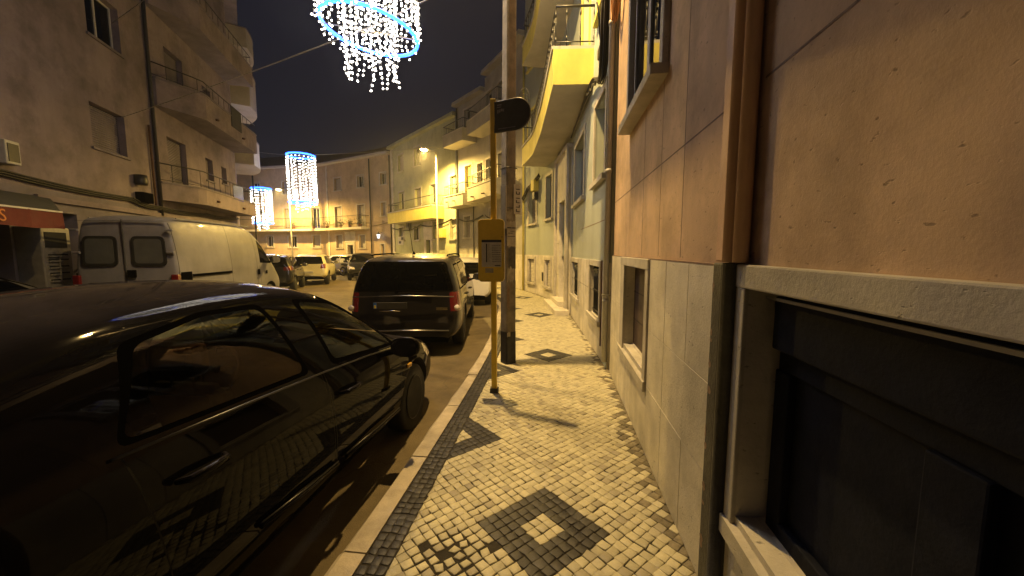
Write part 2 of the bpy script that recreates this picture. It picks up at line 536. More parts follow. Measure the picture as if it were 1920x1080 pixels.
def balcony(parent, path, over, zb, zp, zr, side=1, m="cream_paint", mbot="white_render", cap="white_render", slab=.13, bal=.13, iron="black_iron", solid=True, fancy=False, label=None):
    """slab + parapet wall (zb..zp) and an iron railing up to zr"""
    out = offset(path, over, side)
    o2 = [over[i] if isinstance(over, (list, tuple)) else over for i in range(len(path))]
    inn = offset(path, [max(x - .09, .004) for x in o2], side)
    mb = MB()
    ribbon(mb, path, out, zb, zb + slab, m, mbot=mbot)
    if solid:
        ribbon(mb, inn, out, zb + slab, zp - .05, m)
        cin = offset(path, [max(x - .12, .003) for x in o2], side); cout = offset(path, [x + .025 for x in o2], side)
        ribbon(mb, cin, cout, zp - .05, zp, cap)
        for k, kk in ((0, 1), (-1, -2)):          # end walls
            if o2[k] < .2: continue
            a, b = Vector(path[k]), Vector(inn[k]); t = (Vector(path[kk]) - Vector(path[k])).normalized() * .09
            q = [a, b, b + t, a + t]
            mb.prism([tuple(v) for v in q], zb + slab, zp - .05, m)
            q = [a, b, b + t * 1.3, a + t * 1.3]
            mb.prism([tuple(v) for v in q], zp - .05, zp, cap)
    o = mb.build("balcony", parent, label)
    if zr:
        r = MB()
        mid = offset(path, [max(x - .045, .004) for x in o2], side)
        line = [path[0]] + mid + [path[-1]]
        r.tube([(*p, zr) for p in line], .02, iron, 6)
        r.tube([(*p, zp + .06) for p in line], .01, iron, 5)
        acc = 0
        for a, b in zip(line, line[1:]):
            L = math.dist(a, b)
            while acc < L:
                t = acc / L if L else 0
                p = (a[0] + (b[0] - a[0]) * t, a[1] + (b[1] - a[1]) * t)
                r.tube([(*p, zp), (*p, zr)], .008, iron, 5)
                if fancy:
                    for zz in (zp + .12, zr - .10): r.tube([(*p, zz - .035), (*p, zz + .035)], .016, iron, 5)
                acc += bal
            acc -= L
        r.build("railing", o)
    return o
# ------------------------------------------------------------------ the setting
FOOT = [(0.35, -3.2), (1.32, 4.94), (1.5, 9.6), (1.42, 11.6), (1.0, 13.8), (.2, 16.2), (-1.3, 18.9),
        (-3.6, 21.8), (-8.7, 27.9), (-15.6, 31.9), (-28.3, 34.6), (-46, 37)]
PATH = catmull(FOOT, .25)
CUM = [0.]
for a_, b_ in zip(PATH, PATH[1:]): CUM.append(CUM[-1] + math.dist(a_, b_))
def on_path(s, t):
    """pavement coordinates: s along the house fronts, t out from them"""
    import bisect
    i = min(max(bisect.bisect_right(CUM, s) - 1, 0), len(PATH) - 2)
    f = (s - CUM[i]) / (CUM[i + 1] - CUM[i])
    def nrm(k):
        a, b = PATH[max(k - 1, 0)], PATH[min(k + 1, len(PATH) - 1)]
        v = Vector((b[0] - a[0], b[1] - a[1])).normalized(); return Vector((-v.y, v.x))
    n = nrm(i).lerp(nrm(i + 1), f).normalized()
    p = Vector(PATH[i]).lerp(Vector(PATH[i + 1]), f)
    return (p.x + n.x * t, p.y + n.y * t)
WID = 1.74            # paved width, house front to kerb stone
ROADZ = -.12

mb = MB()
mb.face([(-300, -300, ROADZ), (300, -300, ROADZ), (300, 300, ROADZ), (-300, 300, ROADZ)], "asphalt")
mb.build("road", kind="structure")

# right-hand pavement: bed, setts, kerb
mb = MB()
ribbon(mb, PATH, offset(PATH, WID), -.3, -.0045, "joint_sand")
mb.build("pavement_bed", kind="structure")

P_ = .060
E_ = P_ / math.sqrt(2)
S0 = 5.19            # first lozenge
def dark_sett(i, j):
    """i, j = sett indices along the two diagonals, counted from the first lozenge centre"""
    def ring(a, b):
        q = max(abs(a), abs(b)); return 1 if q <= 3 else None
    for k in range(-1, 10):
        c = 88 * k                      # s offset in E_ units
        # centre lozenge: i-j = c (s), i+j = 0 (t)
        ci, cj = c // 2, -c // 2
        a, b = i - ci, j - cj
        q = max(abs(a), abs(b))
        if q <= 1: return False
        if q <= 4: return True
        for off in (24, 68):
            cc = c + off; tt = 18
            ci, cj = (tt + cc) // 2, (tt - cc) // 2
            a, b = i - ci, j - cj
            q = max(abs(a), abs(b))
            if q <= 1: return False
            if q <= 4: return True
    return False
rs = random.Random(3)
TC = .821
mb = MB()
SMAX = 30.
def sett(poly, s, dark, hi):
    """poly in (s,t); a domed little stone"""
    m = "black_setts" if dark else "white_setts"
    tm = sum(p[1] for p in poly) / 4
    if not dark and rs.random() < (.20 - tm) / .16 + .25 * (math.sin(s * 2.3) * .5): m = "dirty_setts"
    z = rs.gauss(0, .0005)
    tx, ty = rs.gauss(0, .004), rs.gauss(0, .004)
    cs = sum(p[0] for p in poly) / 4; ct = sum(p[1] for p in poly) / 4
    rot = rs.gauss(0, .045)
    sc = rs.uniform(.925, .975)
    pts = []
    for (a, b) in poly:
        x, y = a - cs, b - ct
        x, y = x * cos(rot) - y * sin(rot), x * sin(rot) + y * cos(rot)
        g = .0028 if hi else .003
        pts.append((cs + x * sc + rs.gauss(0, g), ct + y * sc + rs.gauss(0, g)))
    if not hi:
        mb.face([(*on_path(a, b), z) for a, b in pts], m); return
    top = []; mid = []; bot = []
    for a, b in pts:
        x, y = a - cs, b - ct
        zz = z + x * tx + y * ty
        p = on_path(cs + x * .88, ct + y * .88); top.append(mb.P((*p, zz + .0005)))
        p = on_path(cs + x * .97, ct + y * .97); mid.append(mb.P((*p, zz - (.0008 if dark else .0013))))
        p = on_path(a, b); bot.append(mb.P((*p, -.011)))
    mb.idf(top, m, True)
    for k in range(4):
        q = (k + 1) % 4
        mb.idf((top[k], mid[k], mid[q], top[q]), m, True)
        mb.idf((mid[k], bot[k], bot[q], mid[q]), m, True)
BAND = .155
smin = 3.4
NI = int(SMAX / E_) + 60
for si in range(-60, NI):
    for ti in range(-36, 36):
        if (si + ti) % 2: continue
        s = S0 + si * E_; t = TC + ti * E_
        if t < -.02 or t > WID - BAND + .02 or s < smin or s > SMAX: continue
        i, j = (ti + si) // 2, (ti - si) // 2
        lo, hi_ = .004, WID - BAND - .004
        if t < lo + .004 or t > hi_ - .004: 
            if t < lo - .012 or t > hi_ + .012: continue
        poly = []
        for ds, dt in ((-E_, 0), (0, -E_), (E_, 0), (0, E_)):
            poly.append((s + ds, min(max(t + dt, lo), hi_)))
        # a worn patch beside the first lozenge where the setts are loose
        x, y = on_path(s, t)
        loose = max(0, 1 - math.hypot((x + .30) / .24, (y - 1.86) / .20))
        if loose > 0:
            if rs.random() < .08: continue
            k = 1 - .34 * loose ** .5 * rs.uniform(.4, 1)
            cs = sum(p[0] for p in poly) / 4; ct = sum(p[1] for p in poly) / 4
            an = rs.gauss(0, .28 * loose)
            poly = [(cs + ((a - cs) * cos(an) - (b - ct) * sin(an)) * k, ct + ((a - cs) * sin(an) + (b - ct) * cos(an)) * k) for a, b in poly]
        sett(poly, s, dark_sett(i, j), s < 19)
k = 0
nb = 3
bw = (BAND - .006) / nb
s = smin
while s < SMAX:
    L = rs.uniform(.046, .062)
    for q in range(nb):
        t0 = WID - BAND + .002 + q * bw
        o_ = rs.uniform(-.006, .006)
        sett([(s + o_, t0), (s + o_, t0 + bw), (s + L + o_, t0 + bw), (s + L + o_, t0)], s, True, s < 19)
    s += L
mb.build("pavement", kind="structure", fix=False)

# far part of the same pavement, plain
mb = MB()
far = [on_path(SMAX + k * .5, 0) for k in range(int((CUM[-1] - SMAX) / .5))]
ribbon(mb, far, offset(far, WID), -.009, 0., "white_setts")
mb.build("pavement", kind="structure")

# kerb stones
mb = MB()
s = 3.0
while s < CUM[-1] - 1.2:
    L = rs.uniform(.85, 1.15)
    n = 4
    g = .006
    S_ = [s + g + (L - 2 * g) * k / n for k in range(n + 1)]
    w0, w1 = WID + .004, WID + .145 + rs.gauss(0, .003)
    zz = rs.gauss(0, .002)
    A0 = [on_path(q, w0) for q in S_]; B0 = [on_path(q, w1 - .022) for q in S_]; C0 = [on_path(q, w1) for q in S_]
    if s < 14:                           # worn outer arris
        C0 = [on_path(q, w1 + rs.gauss(-.004, .006)) for q in S_]
    lo = -.3
    a0 = [mb.P((*p, lo)) for p in A0]; a1 = [mb.P((*p, zz)) for p in A0]
    b1 = [mb.P((*p, zz)) for p in B0]; c1 = [mb.P((*p, zz - .020)) for p in C0]; c0 = [mb.P((*p, lo)) for p in C0]
    for k in range(n):
        mb.idf((a0[k], a0[k + 1], a1[k + 1], a1[k]), "kerb_stone"); mb.idf((a1[k], a1[k + 1], b1[k + 1], b1[k]), "kerb_stone")
        mb.idf((b1[k], b1[k + 1], c1[k + 1], c1[k]), "kerb_stone"); mb.idf((c1[k], c1[k + 1], c0[k + 1], c0[k]), "kerb_stone")
    for k in (0, n): mb.idf((a0[k], a1[k], b1[k], c1[k], c0[k]), "kerb_stone")
    s += L
mb.build("kerb", kind="structure")

# gutter of small dark stones against the kerb
# left-hand pavement
LP = [(-6.55, -4.0), (-12.7, 17.3), (-13.9, 19.8), (-17.2, 24.5), (-27, 29)]
LP = catmull(LP, .6)
mb = MB()
ribbon(mb, LP, offset(LP, .14), -.3, -.002, "kerb_stone")
ribbon(mb, offset(LP, .145), offset(LP, 3.2), -.3, 0., "white_setts")
mb.build("pavement", kind="structure")

# ------------------------------------------------------------------ near salmon building
FN = Frame((1.32, 4.94), az=6.8)
salmon = thing("apartment_building", "salmon stucco building with pale stone base, the closest one on the right", "building", (1.32, 4.94, 0), 6.8)
mb = MB(FN)
wall(mb, -9, -.02, 1.54, 13, [(-2.20, -1.0, 2.86, 4.35), (-5.6, -4.2, 2.86, 4.35), (-2.2, -1.0, 6.0, 7.5), (-5.6, -4.2, 6.0, 7.5)], "salmon_stucco", .10)
# scored joints in the render
for z in (2.21,):
    for a, b in ((-9, -3.56), (-3.33, -.03)):
        mb.box(a, b, -.001, .0015, z - .004, z + .004, "peeled_patch")
for x in (-1.65, -2.7, -2.2):
    mb.box(x - .002, x + .002, -.001, .0012, 1.56, 2.84 if -2.3 < x < -.9 else 3.6, "peeled_patch")
mb.box(-9, -.02, -.3, .45, 12.6, 13.0, "limestone")
mb.build("wall", salmon)
mb = MB(FN)
ops = [(-1.95, -1.00, .62, 1.45), (-5.2, -3.57, .56, 1.46)]
wall(mb, -9, -.02, -.05, 1.54, ops, "limestone", .13, d=.018)
# separate facing slabs, each with its own tone
rsl = random.Random(8)
for S_, Z_ in (((-3.325, -2.92, -2.50, -2.075), (0, .54, .985, 1.53)), ((-.775, -.40, -.03), (0, .54, .985, 1.53)), ((-2.075, -1.42, -.775), (0, .475)), ((-5.9, -5.33), (0, .54, .985, 1.53)), ((-4.6, -4.0, -3.56), (0, .43))):
    for a, b in zip(S_, S_[1:]):
        for c, e in zip(Z_, Z_[1:]):
            q = rsl.uniform(.0205, .0225)
            mb.bbox(a + .0025, b - .0025, .012, q, c + .0025, e - .0025, "facing_slab", .0012)
mb.box(-9, -.02, .0, .020, 1.533, 1.541, "peeled_patch")
mb.build("plinth", salmon)

def stone_window(o, outer, depth, name="window", label=None):
    a, b, c, e = o; A, B, C, D = outer
    m = MB(FN); p0, p1 = .0, .034
    m.bbox(A, a, p0, p1, C, e, "limestone_trim", .006); m.bbox(b, B, p0, p1, C, e, "limestone_trim", .006)
    m.bbox(A, B, p0, p1 + .003, e, D, "limestone_trim", .006)
    # sloping sill running back into the recess
    y1, y0 = p1 + .012, .018 - depth
    i = [m.P(q) for q in ((A, y1, C - .045), (B, y1, C - .045), (B, y1, C + .03), (A, y1, C + .03), (A, y0, c + .02), (B, y0, c + .02), (A, y0, C - .045), (B, y0, C - .045))]
    m.idf((i[0], i[1], i[2], i[3]), "limestone_trim"); m.idf((i[3], i[2], i[5], i[4]), "limestone_trim")
    m.idf((i[0], i[3], i[4], i[6]), "limestone_trim"); m.idf((i[1], i[7], i[5], i[2]), "limestone_trim"); m.idf((i[0], i[6], i[7], i[1]), "limestone_trim")
    return m.build(name, salmon, label)
w1 = stone_window(ops[0], (-2.05, -.80, .53, 1.535), .11, label="small basement window boarded up behind its stone frame")
m = MB(FN); m.box(-1.95, -1.0, -.11, -.08, .62, 1.45, "brown_board")
for z in (.9, 1.18): m.box(-1.95, -1.0, -.081, -.077, z - .003, z + .003, "seam")
m.build("shutter", w1)
w2 = stone_window(ops[1], (-5.27, -3.50, .49, 1.548), .13, label="large basement window with dark panelled shutter at the right edge")
m = MB(FN)
m.box(-5.2, -3.57, -0.130, -0.105, .50, 1.46, "dark_wood")
m.bbox(-5.2, -3.62, -0.106, -0.045, 1.25, 1.44, "dark_wood", .008)
m.bbox(-5.2, -3.60, -0.110, -0.085, 1.17, 1.25, "dark_wood", .006)
for a, b in ((-3.68, -3.60), (-4.30, -4.17), (-5.2, -5.08)):
    m.bbox(a, b, -0.106, -0.075, .58, 1.17, "dark_wood", .006)
m.bbox(-5.2, -3.6, -0.106, -0.075, .52, .62, "dark_wood", .006)
m.build("shutter", w2)
m = MB(FN); m.box(-5.2, -3.58, -0.044, -0.036, 1.425, 1.435, "galvanised"); m.build("metal_strip", w2)

def flush_window(o):
    a, b, c, e = o
    m = MB(FN)
    m.bbox(a - .09, b + .09, -.01, .12, c - .075, c, "limestone_trim", .006)
    m.bbox(a - .085, a, -.01, .045, c, e, "limestone_trim", .006); m.bbox(b, b + .085, -.01, .045, c, e, "limestone_trim", .006)
    m.bbox(a - .085, b + .085, -.01, .05, e, e + .09, "limestone_trim", .006)
    for x0, x1 in ((a, a + .05), (b - .05, b), ((a + b) / 2 - .045, (a + b) / 2 + .045)):
        m.bbox(x0, x1, -.07, -.01, c, e, "grey_metal", .004)
    m.bbox(a + .05, b - .05, -.069, -.011, c, c + .05, "grey_metal", .004)
    m.bbox(a + .05, b - .05, -.069, -.011, e - .05, e, "grey_metal", .004)
    w = m.build("window", salmon)
    g = MB(FN); g.box(a + .04, b - .04, -.034, -.028, c + .04, e - .04, "glass_house"); g.build("pane", w)
    g = MB(FN)
    g.face([(a - .1, -.40, c - .1), (b + .1, -.40, c - .1), (b + .1, -.40, e + .1), (a - .1, -.40, e + .1)], "room_dark"); g.build("dark_interior", w)
for o in ((-2.20, -1.0, 2.86, 4.35), (-5.6, -4.2, 2.86, 4.35), (-2.2, -1.0, 6.0, 7.5), (-5.6, -4.2, 6.0, 7.5)): flush_window(o)

# its balcony, above the picture
def npath(s0, s1, step=.2):
    n = int((s1 - s0) / step); return [FN((s0 + (s1 - s0) * k / n, 0, 0))[:2] for k in range(n + 1)]
pn = npath(-4.6, -.62); n = len(pn)
balcony(salmon, pn, [.78] * n, 4.76, 5.4, 6.0, m="salmon_paint", bal=.14)

# rainwater pipe in its painted casing, black and flaking at the foot
m = MB(FN)
m.bbox(-3.43, -3.335, -.01, .05, 1.555, 12.6, "salmon_paint", .006)
m.tube([(-3.462, .044, 1.555), (-3.462, .044, 12.6)], .030, "salmon_paint", 12)
m.tube([(-3.525, .034, 1.555), (-3.525, .034, 12.6)], .028, "salmon_paint", 10)
for z in (2.62, 4.4): m.tube([(-3.525, .034, z), (-3.525, .034, z + .05)], .032, "salmon_paint", 12)
pipe = m.build("downpipe", salmon)
m = MB(FN)
m.bbox(-3.43, -3.335, .0, .058, -.02, 1.55, "peeling_black", .008)
m.tube([(-3.465, .035, 0), (-3.465, .035, 1.55)], .036, "peeling_black", 12)
m.bbox(-3.5, -3.44, .0, .03, -.02, 1.55, "peeling_black", .004)
rr = random.Random(5)
for k in range(15):
    z = rr.uniform(.15, 1.5); h = rr.uniform(.012, .045); w = rr.uniform(.015, .05)
    n = 9
    m.face([(-3.335 - .004 - w / 2 - w * .5 * cos(2 * pi * q / n) * rr.uniform(.6, 1), .0592, z + h * .5 * sin(2 * pi * q / n) * rr.uniform(.7, 1.2)) for q in range(n)], "peeled_patch")
    m.face([(-3.3335, .033 + .022 * cos(2 * pi * q / n) * rr.uniform(.5, 1), z + h * .9 * sin(2 * pi * q / n) * rr.uniform(.6, 1.2)) for q in range(n)], "peeled_patch")
m.build("cast_iron_foot", pipe, fix=False)

# ------------------------------------------------------------------ mint-green building with the yellow balconies
mint = thing("apartment_building", "mint green building with long yellow balconies, next after the salmon one", "building", (1.3, 5.0, 0), 2.5)
G1 = Frame((1.30, 5.0), (1.5, 9.6)); G2 = Frame((1.5, 9.6), (1.42, 11.6)); G3 = Frame((1.42, 11.6), (1.0, 13.8)); G4 = Frame((1.0, 13.8), (.5, 15.3))
TOPG = 13.2
lo1 = [(.64, 1.52, .55, 1.36), (3.05, 4.2, .57, 1.34)]
up1 = [(.50, 1.38, 2.68, 3.88), (2.55, 4.05, 2.66, 3.92)]
f1 = [(2.2, 3.2, 4.55, 6.75), (.5, 1.3, 5.2, 6.7), (.5, 1.3, 8.3, 9.8), (2.2, 3.2, 7.7, 9.8)]
lo3 = [(.80, 1.45, .40, 1.29)]; up3 = [(.72, 1.42, 2.66, 4.05)]
lo4 = [(.45, 1.12, .40, 1.29)]; up4 = [(.35, 1.10, 2.62, 4.02)]
door2 = (.50, 1.35, .15, 2.94)
mb = MB()
for fr, L, ops in ((G1, G1.L, up1 + f1), (G2, G2.L, [(.5, 1.35, 1.44, 2.94), (.6, 1.4, 4.55, 6.75)]), (G3, G3.L, up3 + [(.7, 1.5, 4.55, 6.75)]), (G4, G4.L, up4 + [(.4, 1.2, 5.2, 6.75), (.4, 1.2, 8.3, 9.8)])):
    mb.T = fr
    wall(mb, 0, L, 1.44, TOPG, ops, "mint_stucco", .2)
mb.T = G1
for a, b in ((.38, 2.9), ):
    mb.box(a, b, -.001, .0016, 2.03, 2.042, "peeled_patch")
mb.build("wall", mint)
mb = MB()
for fr, L, ops in ((G1, G1.L, lo1), (G2, G2.L, [(.5, 1.35, .15, 1.44)]), (G3, G3.L, lo3), (G4, G4.L, lo4)):
    mb.T = fr
    wall(mb, 0, L, -.05, 1.44, ops, "limestone", .2, d=.015)
mb.T = G1
for x in (2.3, 2.75):
    mb.box(x - .003, x + .003, .014, .0165, 0, 1.44, "joint_sand")
mb.box(.36, 4.5, .014, .0165, .95, .955, "joint_sand")
mb.build("plinth", mint)
m = MB(G1)
m.box(.03, .33, -.005, .022, 0, 12.8, "grey_render")
m.build("corner_strip", mint)
m = MB(G1)
m.tube([(.025, .05, .1), (.025, .05, 12.8)], .035, "grey_metal", 10)
for z in (.9, 2.6, 4.4, 6.2): m.tube([(.025, .05, z), (.025, .05, z + .05)], .042, "grey_metal", 10)
m.box(-.03, .06, 0, .1, 1.0, 1.02, "galvanised")
m.build("downpipe", mint)
m = MB(G1); m.box(.46, .50, .015, .03, .2, 1.46, "rust"); m.build("rusty_strip", mint)
for o in lo1: window(G1, mint, o, "grille", .015, .12, w=.09, proud=.02, sill=.03)
window(G1, mint, up1[0], "roller", fill="limestone_trim", sill=.05)
window(G1, mint, up1[1], "roller", fill="blue_shutter")
for o in f1[:1] + f1[3:]: window(G1, mint, o, "glass", trim="cream_paint")
for o in f1[1:3]: window(G1, mint, o, "roller", trim="cream_paint")
window(G2, mint, (.6, 1.4, 4.55, 6.75), "glass", trim="cream_paint")
window(G3, mint, (.7, 1.5, 4.55, 6.75), "glass", trim="cream_paint")
window(G3, mint, up3[0], "roller"); window(G4, mint, up4[0], "roller")
for o in ((.4, 1.2, 5.2, 6.75), (.4, 1.2, 8.3, 9.8)): window(G4, mint, o, "roller", trim="cream_paint")
window(G3, mint, lo3[0], "roller", .015, .12, fill="limestone_trim"); window(G4, mint, lo4[0], "roller", .015, .12, fill="limestone_trim")
# tall stone doorway
m = MB(G2)
m.box(.02, .5, -.02, .10, 0, 4.12, "limestone"); m.box(1.35, 1.92, -.02, .10, 0, 4.12, "limestone")
m.box(.5, 1.35, -.02, .10, 2.94, 4.12, "limestone")
m.box(-.02, 1.96, -.02, .16, 4.12, 4.22, "limestone_trim"); m.box(-.04, .14, .1, .16, 0, 4.12, "limestone_trim"); m.box(1.80, 1.98, .1, .16, 0, 4.12, "limestone_trim")
for z in (.9, 1.8, 2.7): m.box(.02, .5, .099, .1015, z, z + .006, "joint_sand"); m.box(1.35, 1.92, .099, .1015, z, z + .006, "joint_sand")
m.build("door_surround", mint)
door(G2, mint, door2, .1, .3)
m = MB(G2); m.bbox(-.35, 1.95, .1, .46, -.04, .13, "limestone", .012); m.build("doorstep", mint)
m = MB(G2); m.bbox(.3, 1.5, -.1, .28, .132, .26, "limestone", .012); m.build("doorstep", mint)
m = MB(G3); m.box(1.62, 1.72, 0, .06, .55, .85, "dark_iron"); m.build("meter_flap", mint)

def sub(fr_list, s0, s1, step=.25):
    """points along a run of wall frames"""
    pts = []; acc = 0
    for fr in fr_list:
        n = int(fr.L / step) + 1
        for k in range(n + 1):
            s = fr.L * k / n
            if s0 <= acc + s <= s1: pts.append((fr.A[0] + fr.d[0] * s, fr.A[1] + fr.d[1] * s))
        acc += fr.L
    q = pts[:1]
    for p in pts[1:]:
        if math.dist(p, q[-1]) > .12: q.append(p)
    # soften the corners between wall planes
    for _ in range(3):
        q = [q[0]] + [tuple((q[i - 1][k] + 2 * q[i][k] + q[i + 1][k]) / 4 for k in (0, 1)) for i in range(1, len(q) - 1)] + [q[-1]]
    return q
path = sub([G1, G2, G3, G4], 1.52, 8.3)
n = len(path)
ov = [.68 + .14 * min(1, k / (n * .45)) for k in range(n)]
balcony(mint, path, ov, 4.40, 5.02, 5.64, fancy=True, bal=.23)
balcony(mint, path, ov, 7.55, 8.17, 8.79, fancy=True, bal=.23)
balcony(mint, path, ov, 10.70, 11.32, 11.94, bal=.17)
m = MB()
ep = sub([G1, G2, G3, G4], 0, 10.2)
ribbon(m, offset(ep, -.4), offset(ep, .5), 13.2, 13.35, "cream_paint")
m.build("eaves", mint)
# clothes-line bracket seen beyond the railing
m = MB(G2); m.tube([(1.2, .9, 5.0), (1.2, 1.0, 5.9), (1.2, 1.08, 6.0), (1.2, 1.2, 5.95), (1.2, 1.25, 5.8)], .012, "black_iron", 6)
m.tube([(1.2, 1.1 + .08 * cos(2 * pi * k / 12), 5.75 + .08 * sin(2 * pi * k / 12)) for k in range(12)], .008, "black_iron", 5, closed=True)
m.build("bracket", mint)

# ------------------------------------------------------------------ beige building round the bend
beige = thing("apartment_building", "beige building with two grey parapet balconies, behind the bus stop sign", "building", (.5, 15.3, 0), -18)
B1 = Frame((.5, 15.3), (.2, 16.2)); B2 = Frame((.2, 16.2), (-1.3, 18.9)); B3 = Frame((-1.3, 18.9), (-2.96, 21.0))
wB2 = [(.5, 1.2, 2.5, 3.7), (1.9, 2.6, 2.4, 3.6), (.9, 1.7, 4.1, 5.95), (2.3, 3.0, 4.1, 5.95), (.9, 1.7, 7.2, 9.0), (2.3, 3.0, 7.2, 9.0)]
wB3 = [(1.40, 2.02, 2.3, 3.4), (1.20, 1.88, 4.05, 5.99), (.2, .7, 4.4, 5.9), (1.2, 1.9, 7.2, 8.8)]
lB = [(.5, 1.2, .4, 1.2)]
mb = MB()
for fr, ops in ((B1, []), (B2, wB2), (B3, wB3)):
    mb.T = fr; wall(mb, 0, fr.L, 1.44, 9.15 if fr is B3 else 9.75, ops, "beige_stucco", .2)
mb.build("wall", beige)
mb = MB()
for fr, ops in ((B1, []), (B2, lB), (B3, [])):
    mb.T = fr; wall(mb, 0, fr.L, -.05, 1.44, ops, "limestone", .2, d=.015)
mb.build("plinth", beige)
for k, o in enumerate(wB2): window(B2, beige, o, "roller" if k in (0, 1, 4) else "glass")
for k, o in enumerate(wB3): window(B3, beige, o, "roller" if k in (0, 1) else "glass", fill="cream_paint" if k == 1 else None)
window(B2, beige, lB[0], "roller", .015, .12)
pb = sub([B1, B2, B3], .95, 4.45); balcony(beige, pb, .85, 3.95, 4.62, 5.15, m="beige_stucco", fancy=True, bal=.14)
pb = sub([B1, B2, B3], 4.75, 7.3); balcony(beige, pb, .85, 3.85, 4.45, 4.95, m="beige_stucco", bal=.12)
pb = sub([B1, B2, B3], .95, 4.45); balcony(beige, pb, .85, 7.05, 7.7, 8.2, m="beige_stucco", bal=.14)
pb = sub([B1, B2, B3], 4.75, 7.3); balcony(beige, pb, .85, 6.95, 7.55, 8.0, m="beige_stucco", bal=.14)
for fr, s in ((B2, 1.4), (B2, 2.6), (B3, 1.5), (B3, 2.2)):
    m = MB(fr); m.tube([(s, .84, 4.12), (s, 1.0, 4.10)], .03, "rust", 8); m.build("balcony_spout", beige)
for fr, s, d, r_, z, mt in ((B1, .02, .05, .04, 9.7, "cream_paint"), (B3, 2.6, .05, .045, 9.1, "dark_iron"), (B3, 1.05, .03, .03, 3.9, "dark_iron")):
    m = MB(fr); m.tube([(s, d, 0), (s, d, z)], r_, mt, 8); m.build("downpipe", beige)
for ep, z in ((sub([B1, B2], 0, 4.03), 9.75), (sub([B3], 0, 9), 9.15)):
    m = MB(); ribbon(m, offset(ep, -.6), offset(ep, .32), z, z + .10, "beige_stucco"); m.build("eaves", beige)
    m = MB(); ribbon(m, offset(ep, -4), offset(ep, .28), z + .11, z + .2, "beige_stucco"); m.build("roof", beige)
m = MB(B2); m.bbox(.08, .38, 0, .16, 3.05, 3.55, "cream_paint", .01); mbx = m.build("meter_box", beige)

# ------------------------------------------------------------------ pale green building at the bend
lime = thing("apartment_building", "pale yellow-green building with one long balcony, behind the lit street lamp", "building", (-2.96, 21, 0), -40)
L1 = Frame((-2.96, 21.0), (-3.6, 21.8)); L2 = Frame((-3.6, 21.8), (-8.7, 27.9))
wl1 = [(.12, .86, 2.25, 3.34), (.15, .8, 4.6, 5.7)]
wl2 = [(3.74, 4.47, 2.29, 3.21), (6.0, 6.8, 2.34, 3.2), (1.35, 1.95, 2.3, 3.3), (5.87, 6.68, 4.45, 5.6), (3.33, 4.18, 4.45, 5.55), (1.4, 2.1, 4.45, 5.55), (5.87, 6.68, 7.0, 8.1), (3.33, 4.18, 7.0, 8.1), (2.2, 2.75, 0., 2.26)]
mb = MB()
for fr, ops in ((L1, wl1), (L2, wl2)):
    mb.T = fr; wall(mb, 0, fr.L, -.05, 8.75, ops, "pale_green_stucco", .2)
mb.build("wall", lime)
m = MB(); 
for fr in (L1, L2):
    m.T = fr
    for a, b in ((0, fr.L),) if fr is L1 else ((0, 2.1), (2.85, fr.L)): m.box(a, b, 0, .02, 0, .6, "limestone")
m.build("plinth", lime)
window(L1, lime, wl1[0], "roller", fill="limestone_trim"); window(L1, lime, wl1[1], "roller")
for k, o in enumerate(wl2[:-1]): window(L2, lime, o, "roller" if k in (1, 4, 6, 2) else "glass")
door(L2, lime, wl2[-1], 0, .2, trim="limestone", w=.28)
m = MB(L2); m.box(1.9, 3.05, -.01, .05, 2.55, 3.4, "limestone"); m.build("door_panel", lime)
pb = sub([L1, L2], 1.35, 8.1); balcony(lime, pb, .75, 3.45, 4.2, 4.75, m="cream_paint", bal=.12, slab=.15)
m = MB(L2); m.bbox(.30, 1.14, 0, .28, 2.34, 2.86, "cream_paint", .015); m.build("meter_box", lime)
m = MB(L2); m.box(7.55, 7.9, -.01, .05, 0, 8.7, "limestone"); m.box(7.5, 7.95, -.01, .1, .5, .6, "dark_iron"); m.build("corner_strip", lime)
m = MB(L1); m.box(-.05, .10, -.01, .05, 0, 8.7, "grey_render"); m.build("corner_strip", lime)
m = MB(); ep = sub([L1, L2], 0, 9)
ribbon(m, offset(ep, -.6), offset(ep, .30), 8.75, 8.85, "pale_green_stucco"); m.build("eaves", lime)
m = MB(); ribbon(m, offset(ep, -4), offset(ep, .26), 8.86, 8.95, "pale_green_stucco"); m.build("roof", lime)
m = MB(L2)
m.box(6.08, 7.02, .0, .03, 2.02, 2.58, "paper")
m.box(6.12, 6.48, .03, .034, 2.34, 2.54, "ink"); m.box(6.5, 6.85, .03, .034, 2.10, 2.26, "ink")
setp(m.build("wall_sign"), "small white square sign with black shapes on the pale green wall", "sign")

# ------------------------------------------------------------------ peach building across the end
peach = thing("apartment_building", "long peach building closing the end of the street behind the light curtains", "building", (-8.7, 27.9, 0), -60)
Q1 = Frame((-8.7, 27.9), (-15.6, 31.9)); Q2 = Frame((-15.6, 31.9), (-28.3, 34.6))
q1 = [(.56, 1.14, 6.43, 7.25), (2.98, 3.70, 6.44, 7.3), (5.65, 6.48, 6.4, 7.36), (.66, 1.14, 4.17, 5.13), (2.98, 3.80, 3.43, 5.1), (5.72, 6.57, 3.43, 5.12),
      (3.05, 3.72, 1.81, 2.78), (5.75, 6.55, 1.81, 2.82), (.92, 1.30, .9, 2.08), (4.45, 5.12, 0, 2.05)]
q2 = [(.45, 1.2, 3.46, 5.15), (.45, .9, 6.44, 7.44), (.5, 1.22, 1.87, 2.85), (2.79, 3.58, 1.87, 2.83), (5.15, 5.8, 1.92, 2.84), (3.2, 3.9, 3.46, 5.15), (6.0, 6.8, 3.46, 5.15), (3.2, 3.9, 6.4, 7.4), (6.2, 6.9, 6.4, 7.4)]
mb = MB()
